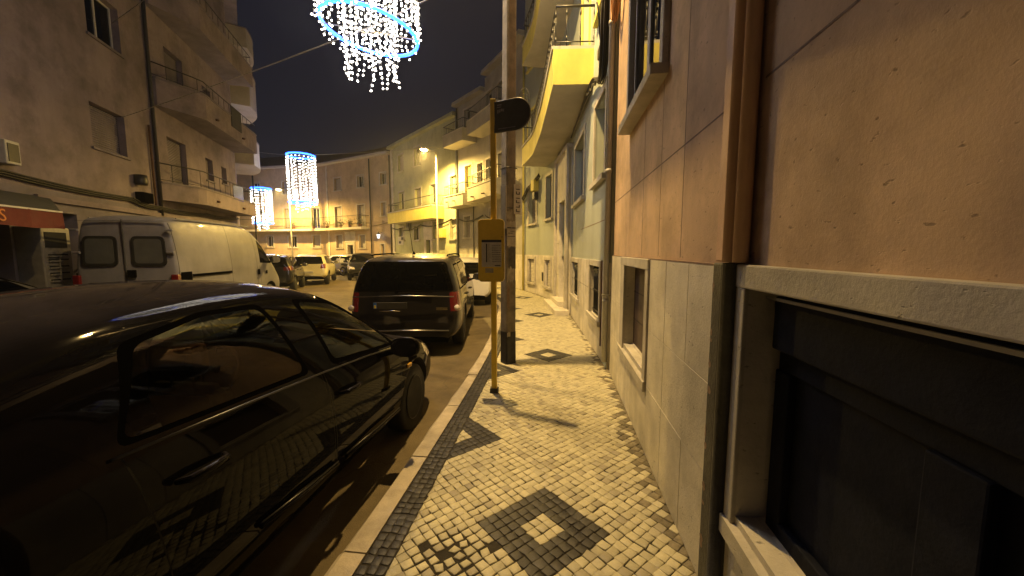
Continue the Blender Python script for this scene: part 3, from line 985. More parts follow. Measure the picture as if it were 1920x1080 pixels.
for fr, ops in ((Q1, q1), (Q2, q2)):
    mb.T = fr; wall(mb, 0, fr.L, -.05, 8.5, ops, "peach_stucco", .22)
mb.build("wall", peach)
sty1 = ["glass", "glass", "roller", "roller", "roller", "roller", "roller", "roller", "roller"]
for st, o in zip(sty1, q1[:9]): window(Q1, peach, o, st)
door(Q1, peach, q1[9], 0, .25, trim="limestone", w=.2)
for k, o in enumerate(q2): window(Q2, peach, o, ("glass", "glass", "roller", "glass", "glass", "roller", "glass", "roller", "glass")[k])
m = MB(Q1); m.box(4.15, 5.42, -.01, .03, 2.28, 3.1, "limestone"); m.build("door_panel", peach)
m = MB(Q1); m.box(7.35, 7.5, -.01, .05, 0, 8.4, "limestone"); m.build("corner_strip", peach)
for s in (2.25, .1):
    m = MB(Q1); m.tube([(s, .06, 0), (s, .06, 8.4)], .05, "dark_iron", 6); m.build("downpipe", peach)
pb = sub([Q1, Q2], 2.3, 17.5, .5); balcony(peach, pb, .8, 3.22, 3.40, 4.25, m="limestone", solid=False, bal=.13, slab=.16)
m = MB(); ep = sub([Q1, Q2], 0, 21, .5)
ribbon(m, offset(ep, -.5), offset(ep, .4), 8.5, 8.64, "white_render"); m.build("eaves", peach)
m = MB()
a, b = offset(ep, .45), offset(ep, -4.5)
for k in range(len(ep) - 1):
    m.face([(*a[k], 8.66), (*a[k + 1], 8.66), (*b[k + 1], 10.7), (*b[k], 10.7)], "roof_tile")
    m.face([(*a[k], 8.645), (*a[k + 1], 8.645), (*a[k + 1], 8.66), (*a[k], 8.66)], "roof_tile")
m.build("roof", peach)
# wall lantern
m = MB(Q1); m.tube([(1.18, 0, 2.95), (1.18, .25, 3.0), (1.18, .3, 2.95)], .02, "black_iron", 6)
m.lathe([(.02, .16), (.16, .02), (.13, 0)], (1.18, .3, 2.8), (0, 0, 1), "black_iron", 10)
ln = thing("wall_lantern", "old black wall lantern with a pale glow on the peach wall", "lantern", Q1((1.18, 0, 2.9)), -60)
m.build("bracket", ln)
m = MB(Q1); m.lathe([(.07, -.3), (.13, 0)], (1.18, .3, 2.8), (0, 0, 1), "lantern_glow", 10); m.build("glass", ln)
# pots on the long balcony
rp_ = random.Random(11)
pots = [(2.9, "narrow dark potted plant near the right end of the peach balcony"), (4.1, "leafy potted plant beside the right-hand balcony door on the peach building"),
        (5.2, "drooping bush in a pot between two balcony doors of the peach building"), (6.9, "small potted plant left of the middle balcony door on the peach building"),
        (8.6, "round shrub in a pot beside the balcony door behind the hanging curtain lights"), (10.6, "wide clump of potted leaves by the far lamp post on the balcony")]
for s, lab in pots:
    fr, q = (Q1, s) if s < Q1.L else (Q2, s - Q1.L)
    x, y, z = fr((q, .5, 3.385))
    t = thing("potted_plant", lab, "potted plant", (x, y, z), group="pots on the far balcony")
    m = MB(); m.lathe([(.09, 0), (.13, .2), (.14, .22)], (x, y, z), (0, 0, 1), "terracotta", 10); m.build("pot", t)
    m = MB()
    w = rp_.uniform(.22, .42)
    for k in range(110):
        c = Vector((x + rp_.gauss(0, w * .5), y + rp_.gauss(0, .12), z + .25 + abs(rp_.gauss(.15, .2))))
        a_ = Vector((rp_.gauss(0, 1), rp_.gauss(0, 1), rp_.gauss(0, 1))).normalized() * .06; b_ = Vector((rp_.gauss(0, 1), rp_.gauss(0, 1), rp_.gauss(0, 1))).normalized() * .03
        m.face([c - a_, c + b_, c + a_, c - b_], "leaf")
    m.tube([(x, y, z + .15), (x, y, z + .5)], .015, "leaf", 5)
    m.build("foliage", t, fix=False)

# ------------------------------------------------------------------ left-hand building
LA = R(-16.1)
L0 = (-7.517, -.496)
LF = Frame(L0, az=-16.1, side=-1); LF.L = 19.3
LE = LF((19.3, 0, 0))
LG = Frame(LE[:2], az=-35, side=-1); LG.L = 6.2
left = thing("apartment_building", "worn brownish block with curved balconies above the shop on the left", "building", (*L0, 0), -16.1)
lw = [(10.9, 12.1, 7.0, 8.2), (10.7, 11.95, 4.2, 5.3), (14.2, 15.3, 6.3, 8.3), (13.95, 15.1, 3.3, 5.36), (16.5, 17.1, 4.4, 5.26), (17.85, 18.35, 4.5, 5.2), (16.65, 17.35, 7.1, 8.05),
      (10.8, 12.1, 10.1, 11.3), (14.2, 15.3, 9.4, 11.4), (16.6, 17.3, 10.2, 11.2), (5.5, 6.7, 4.2, 5.3), (5.5, 6.7, 7.0, 8.2),
      (5.6, 8.3, 0, 2.4), (9.2, 9.95, 0, 2.45), (10.6, 11.4, 0, 2.4), (12.3, 13.5, .8, 2.3), (15.5, 16.3, 0, 2.4)]
mb = MB(LF)
wall(mb, -4, 19.3, 2.9, 13, [o for o in lw if o[2] > 3], "old_stucco", .2)
mb.T = LG
wall(mb, 0, 6.2, 2.9, 13, [(2.4, 3.2, 3.6, 5.2)], "old_stucco", .2)
mb.build("wall", left)
mb = MB(LF)
wall(mb, -4, 19.3, -.05, 2.9, [o for o in lw if o[2] < 1], "old_concrete", .3, d=.0)
mb.T = LG; wall(mb, 0, 6.2, -.05, 2.9, [], "old_concrete", .2)
mb.build("ground_storey", left)
m = MB(LF); m.box(8.9, 19.2, 0, .07, 2.66, 2.78, "old_stucco"); m.build("string_course", left)
for k, o in enumerate(lw):
    if o[2] < 1: continue
    st = "glass" if k in (0, 7, 11) else "roller"
    window(LF, left, o, st, trim=None if k not in (2, 3) else None, fill="old_concrete", depth=.22)
    m = MB(LF); m.box(o[0] - .06, o[1] + .06, -.02, .05, o[2] - .06, o[2], "old_concrete"); m.build("window_sill", left)
for o in ((9.2, 9.95, 0, 2.45), (15.5, 16.3, 0, 2.4), (10.6, 11.4, 0, 2.4)): door(LF, left, o, 0, .3, m="trim_black")
window(LF, left, (12.3, 13.5, .8, 2.3), "grille", 0, .2, trim=None)
window(LG, left, (2.4, 3.2, 3.6, 5.2), "roller", trim=None)
m = MB(LF)
m.box(5.6, 8.3, -.32, -.28, 0, 2.4, "room_dark")
m.build("shop_front", left)
def lpath(s0, s1, step=.3):
    n = int((s1 - s0) / step)
    return [LF((s0 + (s1 - s0) * k / n, 0, 0))[:2] for k in range(n + 1)]
def taper(n, o): return [o * min(1, .15 + .85 * (k / (n * .18))) if k < n * .18 else o for k in range(n)]
for (a, b, zb, zp, zr, o) in ((13.2, 19.1, 3.2, 3.78, 4.35, .8), (13.3, 19.3, 6.12, 6.98, 7.4, .95), (13.3, 19.3, 9.1, 9.95, 10.4, .95)):
    p = lpath(a, b); balcony(left, p, taper(len(p), o), zb, zp, zr, side=-1, m="old_stucco", mbot="old_concrete", cap="old_concrete", bal=.45, slab=.12)
def gpath(s0, s1, step=.3):
    n = int((s1 - s0) / step)
    return [LG((s0 + (s1 - s0) * k / n, 0, 0))[:2] for k in range(n + 1)]
for (a, b, zb, zp) in ((2.6, 6.0, 6.12, 7.5), (2.6, 6.0, 9.1, 10.9), (2.6, 6.0, 12.0, 13.0)):
    p = gpath(a, b); n_ = len(p)
    balcony(left, p, [1.15 * (.72 + .28 * sin(pi * k / (n_ - 1))) for k in range(n_)], zb, zp, 0, side=-1, m="white_render", mbot="white_render", cap="old_concrete")
m = MB(LF); m.box(16.55, 17.5, .955, .985, 6.55, 7.35, "grey_fabric"); m.build("balcony_screen", left)
m = MB(LF); m.box(16.7, 17.7, .79, .81, 3.7, 4.3, "glass_van"); m.build("balcony_screen", left)
for s, d, r_, z0, z1, mt in ((13.2, .06, .05, 2.7, 12.5, "dark_iron"), (12.95, .05, .03, 2.9, 5.4, "rust")):
    m = MB(LF); m.tube([(s, d, z0), (s, d, z1)], r_, mt, 8); m.build("downpipe", left)
for s in (15.2, 17.6):
    for d, z in ((.93, 6.36), (.78, 3.42)):
        m = MB(LF); m.tube([(s, d, z), (s, d + .12, z - .02)], .04, "rust", 8); m.build("balcony_spout", left)
for fr, b in ((LF, 19.4), (LG, 6.3)):
    m = MB(fr); m.box(-4 if fr is LF else .12, b, -.3, .5, 13, 13.2, "old_concrete"); m.build("eaves", left)
# block behind so that no sky shows through it
m = MB(LF); m.box(-4, 19.2, -8, -.5, 0, 13.1, "old_stucco"); m.build("rear_block", left)
# ------------------------------------------------------------------ street lamps
def lamp_head(parent, at, az, power, aim=None):
    """cobra-head lantern: housing over a glowing lens; at = where the arm ends, az = heading of the arm"""
    fr = Frame(at[:2], az=az)
    z = at[2]
    bm = bmesh.new()
    bmesh.ops.create_uvsphere(bm, u_segments=20, v_segments=10, radius=1)
    for v in bm.verts:
        c = v.co
        zz = c.z * (.085 if c.z > 0 else .022)
        w = .13 * (1 - .25 * (c.x < 0) * -c.x)
        v.co = Vector((.24 + c.x * .30, c.y * w, zz))
    m = MB(fr)
    base = len(m.v)
    for v in bm.verts: m.P((v.co.x, v.co.y, z + v.co.z))
    bm.verts.index_update()
    for f in bm.faces: m.idf([base + v.index for v in f.verts], "grey_metal", True)
    bm.free()
    h = m.build("lamp_head", parent)
    m = MB(fr)
    bm = bmesh.new(); bmesh.ops.create_uvsphere(bm, u_segments=16, v_segments=8, radius=1)
    base = len(m.v); bm.verts.index_update()
    for v in bm.verts: m.P((.30 + v.co.x * .19, v.co.y * .115, z - .025 + v.co.z * .085))
    for f in bm.faces: m.idf([base + v.index for v in f.verts], "sodium_lens", True)
    bm.free()
    m.build("lamp_lens", h)
    ld = bpy.data.lights.new("sodium_light", 'SPOT')
    ld.spot_size = R(175); ld.spot_blend = .5
    ld.energy = power; ld.color = SODIUM; ld.shadow_soft_size = .07
    o = bpy.data.objects.new("sodium_light", ld); COL.objects.link(o)
    p = fr((.30, 0, z - .16))
    o.parent = parent
    q = Matrix()
    if aim:
        ld.spot_size = R(134); ld.spot_blend = 1.0; ld.color = SODIUM_NEAR
        q = Vector(aim).to_track_quat('-Z', 'Y').to_matrix().to_4x4()
    o.matrix_local = XF[parent].inverted() @ Matrix.Translation(p) @ q

def street_lamp(at, tip, label, zt, power):
    az = math.degrees(math.atan2(tip[0] - at[0], tip[1] - at[1]))
    t = thing("street_lamp", label, "street lamp", (*at, 0), az, "sodium street lamps")
    m = MB()
    m.tube([(*at, 0), (*at, .9), (*at, .95), (*at, zt + .05)], [.085, .085, .06, .045], "galvanised", 10)
    m.box(at[0] - .12, at[0] + .12, at[1] - .12, at[1] + .12, 0, .02, "dark_iron")
    m.build("pole", t)
    m = MB(); q = Vector((*at, zt)); e = Vector((*tip, zt + .12))
    m.tube([q, q.lerp(e, .3) + Vector((0, 0, .06)), e], .03, "galvanised", 8); m.build("arm", t)
    lamp_head(t, (*tip, zt + .12), az, power)
    return t
street_lamp((-3.95, 20.3), (-4.25, 20.05), "lit sodium street lamp before the pale green building, the nearer lit one", 6.62, LAMP_W * 2.6)
street_lamp((-17.2, 29.8), (-17.45, 29.45), "lit sodium street lamp beside the tall curtain of lights, before the peach building", 6.1, LAMP_W * 2.3)

# utility pole with a lamp arm high above the bus stop
UP = (-.055, 5.32)
fu = Frame(UP, az=56)
pole = thing("utility_pole", "weathered concrete utility pole covered in torn posters by the bus stop", "utility pole", (*UP, 0), 56)
m = MB(fu)
def sq(h, z, ch=.018, dx=0.):
    q = []
    for sx_, sy_ in ((1, 1), (-1, 1), (-1, -1), (1, -1)):
        a, b = (h * sx_, (h - ch) * sy_), ((h - ch) * sx_, h * sy_)
        q += [a, b] if sx_ * sy_ > 0 else [b, a]
    return [m.P((x + dx, y, z)) for x, y in q]
rings = [sq(.084, -.02), sq(.081, 1.2), sq(.077, 3.0, dx=.01), sq(.071, 5.2, dx=.03), sq(.060, 9.4, dx=.06)]
for A, B in zip(rings, rings[1:]):
    for k in range(8): m.idf((A[k], A[(k + 1) % 8], B[(k + 1) % 8], B[k]), "pole_concrete")
m.idf(rings[-1], "pole_concrete")
m.build("shaft", pole)
m = MB(fu)
A, B = sq(.0865, -.01), sq(.0850, .46)
for k in range(8): m.idf((A[k], A[(k + 1) % 8], B[(k + 1) % 8], B[k]), "peeling_black")
m.idf(B, "peeling_black"); m.build("dark_base", pole)  # dark sleeve round the foot of the shaft
# cable brackets near the top of the pole
for z, d in ((8.2, .32), (7.7, -.30)):
    m = MB(fu); m.tube([(.07, 0, z), (.07, d, z), (.07, d, z + .12)], .014, "black_iron", 6); m.build("cable_bracket", pole)
rr = random.Random(9)
def poster(s0, s1, z0, z1, mt, d, tear=.012, name="poster", marks=None):
    m = MB(fu); n = 7
    top = [(s0 + (s1 - s0) * k / n, d, z1 + rr.uniform(-tear, tear)) for k in range(n + 1)]
    bot = [(s0 + (s1 - s0) * k / n, d, z0 + rr.uniform(-tear, tear)) for k in range(n + 1)]
    m.face(top + bot[::-1], mt)
    m.face([(p[0], d + .0012, p[2]) for p in top + bot[::-1]], mt)
    if marks:
        for a, b, c, e in marks: m.box(a, b, d - .0014, d, c, e, "ink")
    return m.build(name, pole, fix=False)
poster(-.072, .072, 1.66, 2.00, "paper_old", -.0845, marks=[(-.07, .00, 1.905, 1.918), (.01, .066, 1.905, 1.918), (-.055, .02, 1.835, 1.843), (-.06, .06, 1.79, 1.797), (-.02, .05, 1.862, 1.867)])
poster(-.052, .070, 1.36, 1.645, "paper_dark", -.0850, .02)
poster(-.072, .045, 1.18, 1.36, "paper_old", -.0855, .03)
poster(-.03, .07, .62, 1.14, "pole_concrete", -.0860, .06)
poster(-.07, .02, .78, 1.1, "peeled_patch", -.0845, .05)
poster(-.075, -.02, .40, .46, "paper_old", -.0870, .01)
poster(-.070, .02, 2.03, 2.14, "paper_old", -.0835, .02)
m = MB(fu)
for z in (2.72, 3.35, 2.18): m.tube([(.081 * x + .01, .081 * y, z) for x, y in ((1.02, 1.02), (-1.02, 1.02), (-1.02, -1.02), (1.02, -1.02))], .006, "black_iron", 5, closed=True)
m.build("strap", pole)
m = MB(fu)
m.box(-.100, -.080, -.095, .03, 1.9, 2.48, "galvanised")
m.build("cable_guard", pole)
m = MB(fu)
m.box(.03, .145, -.098, -.086, 2.10, 2.50, "paper")
m.build("notice_board", pole)
# its upright lettering is too small to read: rows of dark strokes, turned on their side
nb_ = bpy.data.objects["notice_board"]
m = MB(fu)
for k, z in enumerate((2.13, 2.19, 2.25, 2.31, 2.365, 2.43)):
    m.box(.065, .128, -.1005, -.098, z, z + .011, "ink")
    if k % 2 == 0: m.box(.065, .08, -.1005, -.098, z, z + .04, "ink")
    if k in (1, 4): m.box(.115, .128, -.1005, -.098, z, z + .035, "ink")
m.build("notice_lettering", nb_)
m = MB()
tip = (-.34, 5.30)
q = Vector((*fu((.08, 0, 0))[:2], 8.95)); e = Vector((*tip, 9.08))
m.tube([q, q.lerp(e, .4) + Vector((0, 0, .08)), e], .03, "galvanised", 8); m.build("lamp_arm", pole)
lamp_head(pole, (*tip, 9.08), math.degrees(math.atan2(tip[0] - UP[0], tip[1] - UP[1])), LAMP_W * 2.35, aim=(.04, .36, -.93))

# ------------------------------------------------------------------ bus stop
BP = (-.20, 4.17)
stop = thing("bus_stop_sign", "yellow bus stop post with timetable panel and dark round-ended flag", "bus stop sign", (*BP, 0), 97)
fb = Frame(BP, az=97); ff = Frame(BP, az=116)
m = MB(fb); m.bbox(-.03, .03, -.022, .022, 0, 3.19, "yellow_enamel", .006); m.build("post", stop)
m = MB(fb); m.box(-.045, .045, -.04, .04, 0, .05, "dark_iron"); m.build("foot", stop)
def rounded(w, h, r, n=6, half=False):
    q = []
    for cx, cz, a0 in ((w / 2 - r, h / 2 - r, 0), (-w / 2 + r, h / 2 - r, 90), (-w / 2 + r, -h / 2 + r, 180), (w / 2 - r, -h / 2 + r, 270)):
        for k in range(n + 1):
            a = R(a0 + 90 * k / n); q.append((cx + r * cos(a), cz + r * sin(a)))
    return q
def plate(mb, q, d0, d1, m, sx=0, sz=0):
    A = [mb.P((x + sx, d0, z + sz)) for x, z in q]; B = [mb.P((x + sx, d1, z + sz)) for x, z in q]
    mb.idf(A, m); mb.idf(B[::-1], m)
    for k in range(len(q)):
        j = (k + 1) % len(q); mb.idf((A[k], B[k], B[j], A[j]), m)
m = MB(fb); plate(m, rounded(.285, .675, .04), -.055, -.023, "yellow_enamel", -.02, 1.60)
m.tube([(x - .02, -.055, z + 1.60) for x, z in rounded(.279, .669, .04)], .004, "yellow_enamel", 6, closed=True)
panel = m.build("timetable_panel", stop)
m = MB(fb)
PX, D = -.015, -.0565
m.box(PX - .108, PX + .108, D, D + .001, 1.425, 1.705, "paper")
m.box(PX - .108, PX + .108, D - .0012, D, 1.690, 1.716, "ink_blue")
m.box(PX - .060, PX - .048, D - .001, D, 1.475, 1.675, "ink")
rt = random.Random(4)
for k in range(10):
    z = 1.655 - k * .0195
    x = PX + .005
    while x < PX + .1:
        w = rt.uniform(.006, .018); m.box(x, min(x + w, PX + .102), D - .001, D, z, z + .0055, "ink"); x += w + .0035
for k in range(14):
    z = 1.668 - k * .014; m.box(PX - .040, PX - .040 + rt.uniform(.012, .03), D - .001, D, z, z + .0035, "sign_faded")
m.box(PX + .035, PX + .098, D - .001, D, 1.434, 1.443, "ink")
m.box(PX - .07, PX + .02, D, D + .001, 1.36, 1.41, "paper_old")
m.build("timetable", panel)
m = MB(fb); m.bbox(.095, .105, -.060, -.054, 1.742, 1.752, "dark_iron", .002); m.build("lock", panel)
m = MB(ff)
h = .305; w = .40
q = [(0, -h / 2), (w - h / 2, -h / 2)] + [(w - h / 2 + h / 2 * sin(R(a)), -h / 2 * cos(R(a))) for a in range(10, 180, 10)] + [(w - h / 2, h / 2), (0, h / 2)]
plate(m, q, -.018, .018, "sign_black", .028, 2.995)
m.tube([(x + .028, -.012, z + 2.995) for x, z in q], .010, "sign_black", 6, closed=True)
flag = m.build("flag", stop)
m = MB(ff)
for k, (x0, x1, z0, z1) in enumerate(((.06, .11, 3.105, 3.118), (.055, .105, 3.085, 3.094), (.06, .075, 3.030, 3.066), (.08, .097, 3.036, 3.068), (.102, .122, 3.045, 3.070), (.126, .138, 3.040, 3.066))):
    m.box(x0, x1, -.0195, -.018, z0, z1, "sign_faded")
m.box(.07, .27, -.0195, -.018, 2.868, 2.874, "sign_faded")
m.build("faded_print", flag)

# ------------------------------------------------------------------ hanging light curtains
def curtain(center, ztop, zbot, ztail, dia, label, tilt=0., n=26, nin=14, step=.085, rb=.0125, seed=1, rt_=.022):
    rq = random.Random(seed)
    x, y = center
    t = thing("light_curtain", label, "light decoration", (x, y, ztail), 0, "hanging curtains of white lights with blue rings")
    r0 = dia / 2
    for z in (ztop, zbot):
        m = MB(); m.tube([(x + r0 * cos(2 * pi * k / 48), y + r0 * sin(2 * pi * k / 48), z - tilt * cos(2 * pi * k / 48)) for k in range(48)], rt_, "led_blue", 8, closed=True)
        m.build("light_ring", t)
    for z in (ztop, zbot):
        m = MB()
        for a in (20, 110): m.tube([(x + r0 * cos(R(a)), y + r0 * sin(R(a)), z), (x - r0 * cos(R(a)), y - r0 * sin(R(a)), z)], .008, "galvanised", 5)
        m.build("cross_bar", t)
    m = MB()
    m.tube([(x + .45 * r0 * 1.2 * cos(2 * pi * k / 20), y + .45 * r0 * 1.2 * sin(2 * pi * k / 20), zbot + .15) for k in range(20)], .007, "galvanised", 5, closed=True)
    m.build("inner_hoop", t)
    def string(px, py, z0, z1, sway):
        m = MB(); pts = []; z = z0; ox = oy = 0.
        while z > z1:
            pts.append((px + ox, py + oy, z)); z -= step * rq.uniform(.85, 1.15)
            k = 1 + 3 * sway * max(0, (z0 - z) / (z0 - z1) - .7)
            ox = ox * .8 + rq.gauss(0, .008) * k; oy = oy * .8 + rq.gauss(0, .008) * k
        m.tube(pts, .0022, "cable_black" if dia < 1.3 or dia > 1.4 else "dull_chrome", 4, caps=False)
        for p in pts[1:]:
            c = Vector(p) + Vector((rq.gauss(0, .012), rq.gauss(0, .012), 0))
            u = Vector((rq.gauss(0, 1), rq.gauss(0, 1), rq.gauss(-.6, .6))).normalized()
            m.lathe([(rb * .45, -rb * 1.2), (rb, -rb * .3), (rb * .8, rb * .7), (rb * .3, rb * 1.2)], c, u, "bulb_white", 6)
        m.build("light_string", t, fix=False)
    for k in range(n):
        a = 2 * pi * (k + rq.uniform(-.2, .2)) / n
        string(x + r0 * 1.03 * cos(a), y + r0 * 1.03 * sin(a), ztop, zbot - rq.uniform(.02, .14), .4)
    for k in range(nin):
        a = 2 * pi * (k + rq.uniform(-.2, .2)) / nin
        q = r0 * .52
        string(x + q * cos(a), y + q * sin(a), zbot + .15 + (ztop - zbot) * .25, ztail + rq.uniform(0, .22), 1.)
    return t
curtain((-2.08, 5.9), 7.4, 4.80, 4.02, 1.34, "biggest hanging curtain of white lights with blue ring, overhead by the roofline", tilt=.10, n=40, nin=22, step=.075, rb=.0125, rt_=.025, seed=2)
curtain((-12.25, 22.6), 7.08, 4.40, 3.85, 1.46, "tall curtain of white lights hanging in front of the peach building", n=22, nin=9, step=.17, rb=.020, seed=3, rt_=.045)
curtain((-19.6, 30.2), 6.42, 3.75, 3.1, 1.34, "lower left curtain of white lights, smallest of the hanging ones", n=18, nin=8, step=.20, rb=.024, seed=4, rt_=.05)

def wire(name, pts, r, mat, label, cat, sag=0., n=24, group=None):
    P = [Vector(p) for p in pts]
    out = []
    for a, b in zip(P, P[1:]):
        for k in range(n):
            t = k / n; p = a.lerp(b, t); p.z -= sag * 4 * t * (1 - t); out.append(p)
    out.append(P[-1])
    m = MB(); m.tube(out, r, mat, 6)
    return setp(m.build(name), label, cat, group)
wire("support_wire", [LF((11.8, .02, 5.25)), (-2.08, 5.9, 4.86), FN((-.9, .02, 5.1))], .009, "galvanised", "thin steel wire passing across the street through the biggest light ring", "wire", .03)
wire("support_wire", [LF((11.8, .02, 7.7)), (-2.08, 5.9, 7.40), FN((-.9, .02, 7.7))], .009, "galvanised", "upper steel wire over the street holding the biggest light curtain", "wire", .03)
wire("support_wire", [(-16.2, 24.2, 7.75), (-12.25, 22.6, 7.10), (-3.95, 20.3, 6.95), L1((.4, .02, 7.0))], .010, "galvanised", "thin wire carrying the tall middle light curtain between mast and lamp post", "wire", .05)
wire("support_wire", [Q2((10.5, .02, 6.7)), (-19.6, 30.2, 6.44), (-17.2, 29.8, 6.3)], .010, "galvanised", "short wire carrying the smallest light curtain to the far lamp post", "wire", .03)
mast = thing("wire_mast", "slim grey mast holding the light wire at the far left", "mast", (-16.2, 24.2, 0))
m = MB(); m.tube([(-16.2, 24.2, -.12), (-16.2, 24.2, 7.8)], .045, "dark_iron", 8); m.build("pole", mast)
m = MB(); m.box(-16.32, -16.08, 24.08, 24.32, -.13, -.10, "dark_iron"); m.build("foot", mast)

# ------------------------------------------------------------------ wall cables and boxes
def wall_cable(fr, pts, r, mat, label, n=10, sag=.03, strands=1, name="wall_cable"):
    m = MB(); rq = random.Random(len(label))
    for s_ in range(strands):
        out = []
        for (a, b) in zip(pts, pts[1:]):
            for k in range(n):
                t = k / n
                p = [a[i] + (b[i] - a[i]) * t for i in range(3)]
                p[2] -= sag * 4 * t * (1 - t)
                out.append(fr((p[0], p[1] + s_ * r * 1.2 + rq.uniform(0, r * .5), p[2] + (s_ - strands / 2) * r * 1.8)) if fr else tuple(p))
        out.append(fr(pts[-1]) if fr else pts[-1])
        m.tube(out, r, mat, 6)
    return setp(m.build(name), label, "cable")
wall_cable(LF, [(4, .05, 3.12), (8.2, .05, 3.10), (11.8, .05, 3.06), (13.0, .06, 2.95), (16, .06, 3.0), (19.2, .06, 3.1)], .022, "cable_black", "thick black cable running along the wall of the worn left building", strands=3, sag=.05)
m = MB(LF)
m.bbox(12.1, 12.55, .0, .22, 3.0, 3.3, "trim_black", .02)
m.lathe([(.14, 0), (.16, .05), (.15, .28), (.05, .3)], (12.2, .12, 3.5), (0, 0, 1), "black_iron", 10)
m.build("cable_joint", None)
bpy.data.objects["cable_joint"]["label"] = "black cable junction boxes on the wall above the white van"; bpy.data.objects["cable_joint"]["category"] = "junction box"
wall_cable(Q1, [(-.05, .1, 3.75), (2.2, .06, 3.45)], .018, "cable_black", "dark cable along the corner of the peach building", sag=.04)
wall_cable(L2, [(-.5, .07, 3.38), (1.6, .07, 3.1), (3.3, .07, 3.25), (5.2, .07, 3.0), (7.9, .08, 3.25)], .022, "cable_black", "sagging dark cable below the balcony of the pale green building", strands=2, sag=.06)
m = MB(L2); m.bbox(4.85, 5.25, 0, .2, 2.95, 3.6, "dark_iron", .02)
setp(m.build("junction_box"), "dark junction box under the pale green building's balcony", "junction box")
wall_cable(B2, [(.0, .08, 3.3), (1.6, .06, 3.0), (3.0, .08, 3.35)], .02, "cable_black", "dark cable sagging along the beige wall behind the pole", strands=2, sag=.06)
wall_cable(B3, [(.1, .07, 3.35), (1.5, .07, 3.15), (2.6, .08, 3.4)], .02, "cable_black", "dark cable under the far grey balcony of the beige wall", strands=2, sag=.06)
wall_cable(G4, [(-.2, .08, 4.25), (.9, .1, 3.95), (1.5, .1, 3.6)], .022, "cable_black", "black cables under the far end of the yellow balcony", strands=3)
m = MB(G4); m.bbox(.1, .42, 0, .2, 3.75, 4.15, "cream_paint", .015); m.bbox(.15, .38, 0, .16, 3.45, 3.7, "dark_iron", .015)
setp(m.build("junction_box"), "pale junction box with dark socket under the yellow balcony", "junction box")
# bundle of cables at the corner of the salmon and the mint buildings
m = MB(); rq = random.Random(21)
for k in range(7):
    o_ = rq.uniform(-.05, .05); d_ = .05 + .02 * k * .7
    pts = [G1((.12 + o_ * .6, d_, 8.5)), G1((.10 + o_, d_ + .02, 5.4)), G1((.10 + o_ * .6, d_ + .03, 4.55)), G1((.3 + o_, d_ + .0, 4.1)), G1((.62 + o_, .05 + k * .008, 3.98 + o_)), G1((1.4, .05 + k * .006, 4.30 + o_ * .5)), G1((3.2, .06, 4.34 + o_ * .4)), G1((4.5, .06, 4.33))]
    m.tube(catmull(pts, .12), .013 if k < 5 else .018, "cable_black" if k % 3 else "dark_iron", 6)
setp(m.build("cable_bundle"), "bundle of dark cables climbing the corner between salmon and mint buildings", "cable")
m = MB()
for k in range(6):
    c = FN((-.17, .05 + .012 * k, 4.72 + rq.uniform(-.03, .03)))
    rx, rz = .14 + rq.uniform(-.03, .03), .36 + rq.uniform(-.05, .05)
    m.tube([(c[0] + FN.d[0] * rx * cos(2 * pi * q / 28), c[1] + FN.d[1] * rx * cos(2 * pi * q / 28), c[2] + rz * sin(2 * pi * q / 28)) for q in range(28)], .011, "cable_orange", 6, closed=True)
setp(m.build("cable_coil"), "loose coil of orange cable hanging beside the upper window", "cable")
m = MB()
pts = [G1((.9, .1, 5.2)), G1((.62, .12, 4.9)), G1((.50, .12, 4.55)), G1((.46, .10, 4.38))]
m.tube(catmull(pts, .08), .012, "cable_black", 6)
m.T = G1; m.bbox(.36, .54, .04, .14, 4.22, 4.36, "black_iron", .012)
setp(m.build("cable_plug"), "black hanging cable with a small box beside the cable coil", "cable")
m = MB()
pts = [G1((.35 + k * .16, .09, 4.02 - .005 * k + .25 * (k / 9) ** 1.2 + (.05 if k % 2 else 0))) for k in range(10)]
m.tube(catmull(pts, .06), .018, "dark_iron", 6)
setp(m.build("twisted_cable"), "thick twisted cable looping along the mint wall under the balcony", "cable")

# shop awning, cabinet and notices on the left
aw = thing("shop_awning", "dark shop awning with a faded red valance at the far left", "awning", LF((5.0, 0, 2.9)), -16.1)
m = MB(LF)
pr = [(0, 2.80), (1.15, 2.34)]
m.face([(4.2, .02, 2.80), (9.25, .02, 2.74), (7.80, 1.15, 2.32), (4.2, 1.15, 2.34)], "grey_fabric")
m.face([(4.2, .02, 2.79), (9.25, .02, 2.73), (7.80, 1.15, 2.305), (4.2, 1.15, 2.325)], "grey_fabric")
m.face([(9.25, .02, 2.74), (7.80, 1.15, 2.32), (7.80, .9, 2.22), (9.25, .02, 2.42)], "grey_fabric")
m.build("canopy", aw, fix=False)
m = MB(LF)
n = 16
for k in range(n):
    a, b = 4.2 + 3.6 * k / n, 4.2 + 3.6 * (k + 1) / n
    wv = lambda q: 1.15 + .012 * sin(q * 9)
    m.face([(a, wv(a), 2.32), (b, wv(b), 2.32), (b, wv(b) + .015, 2.01 + .01 * sin(b * 5)), (a, wv(a) + .015, 2.01 + .01 * sin(a * 5))], "red_fabric", True)
m.face([(7.80, 1.15, 2.32), (7.80, .75, 2.38), (7.82, .75, 2.06), (7.82, 1.16, 2.01)], "red_fabric")
val = m.build("valance", aw, fix=False)
m = MB(LF); m.box(4.2, 7.81, 1.13, 1.16, 2.315, 2.345, "white_frame"); m.build("front_bar", aw)
m = MB()
O = LF((6.62, 1.185, 2.08)); text_mb(m, "S", .28, O, (LF.d[0], LF.d[1], 0), (0, 0, 1), "orange_print")
m.build("valance_letter", val, fix=False)
cab = thing("vending_cabinet", "pale cabinet with a dark window and slotted shelves under the awning", "cabinet", LF((8.7, .0, 0)), -16.1)
m = MB(LF)
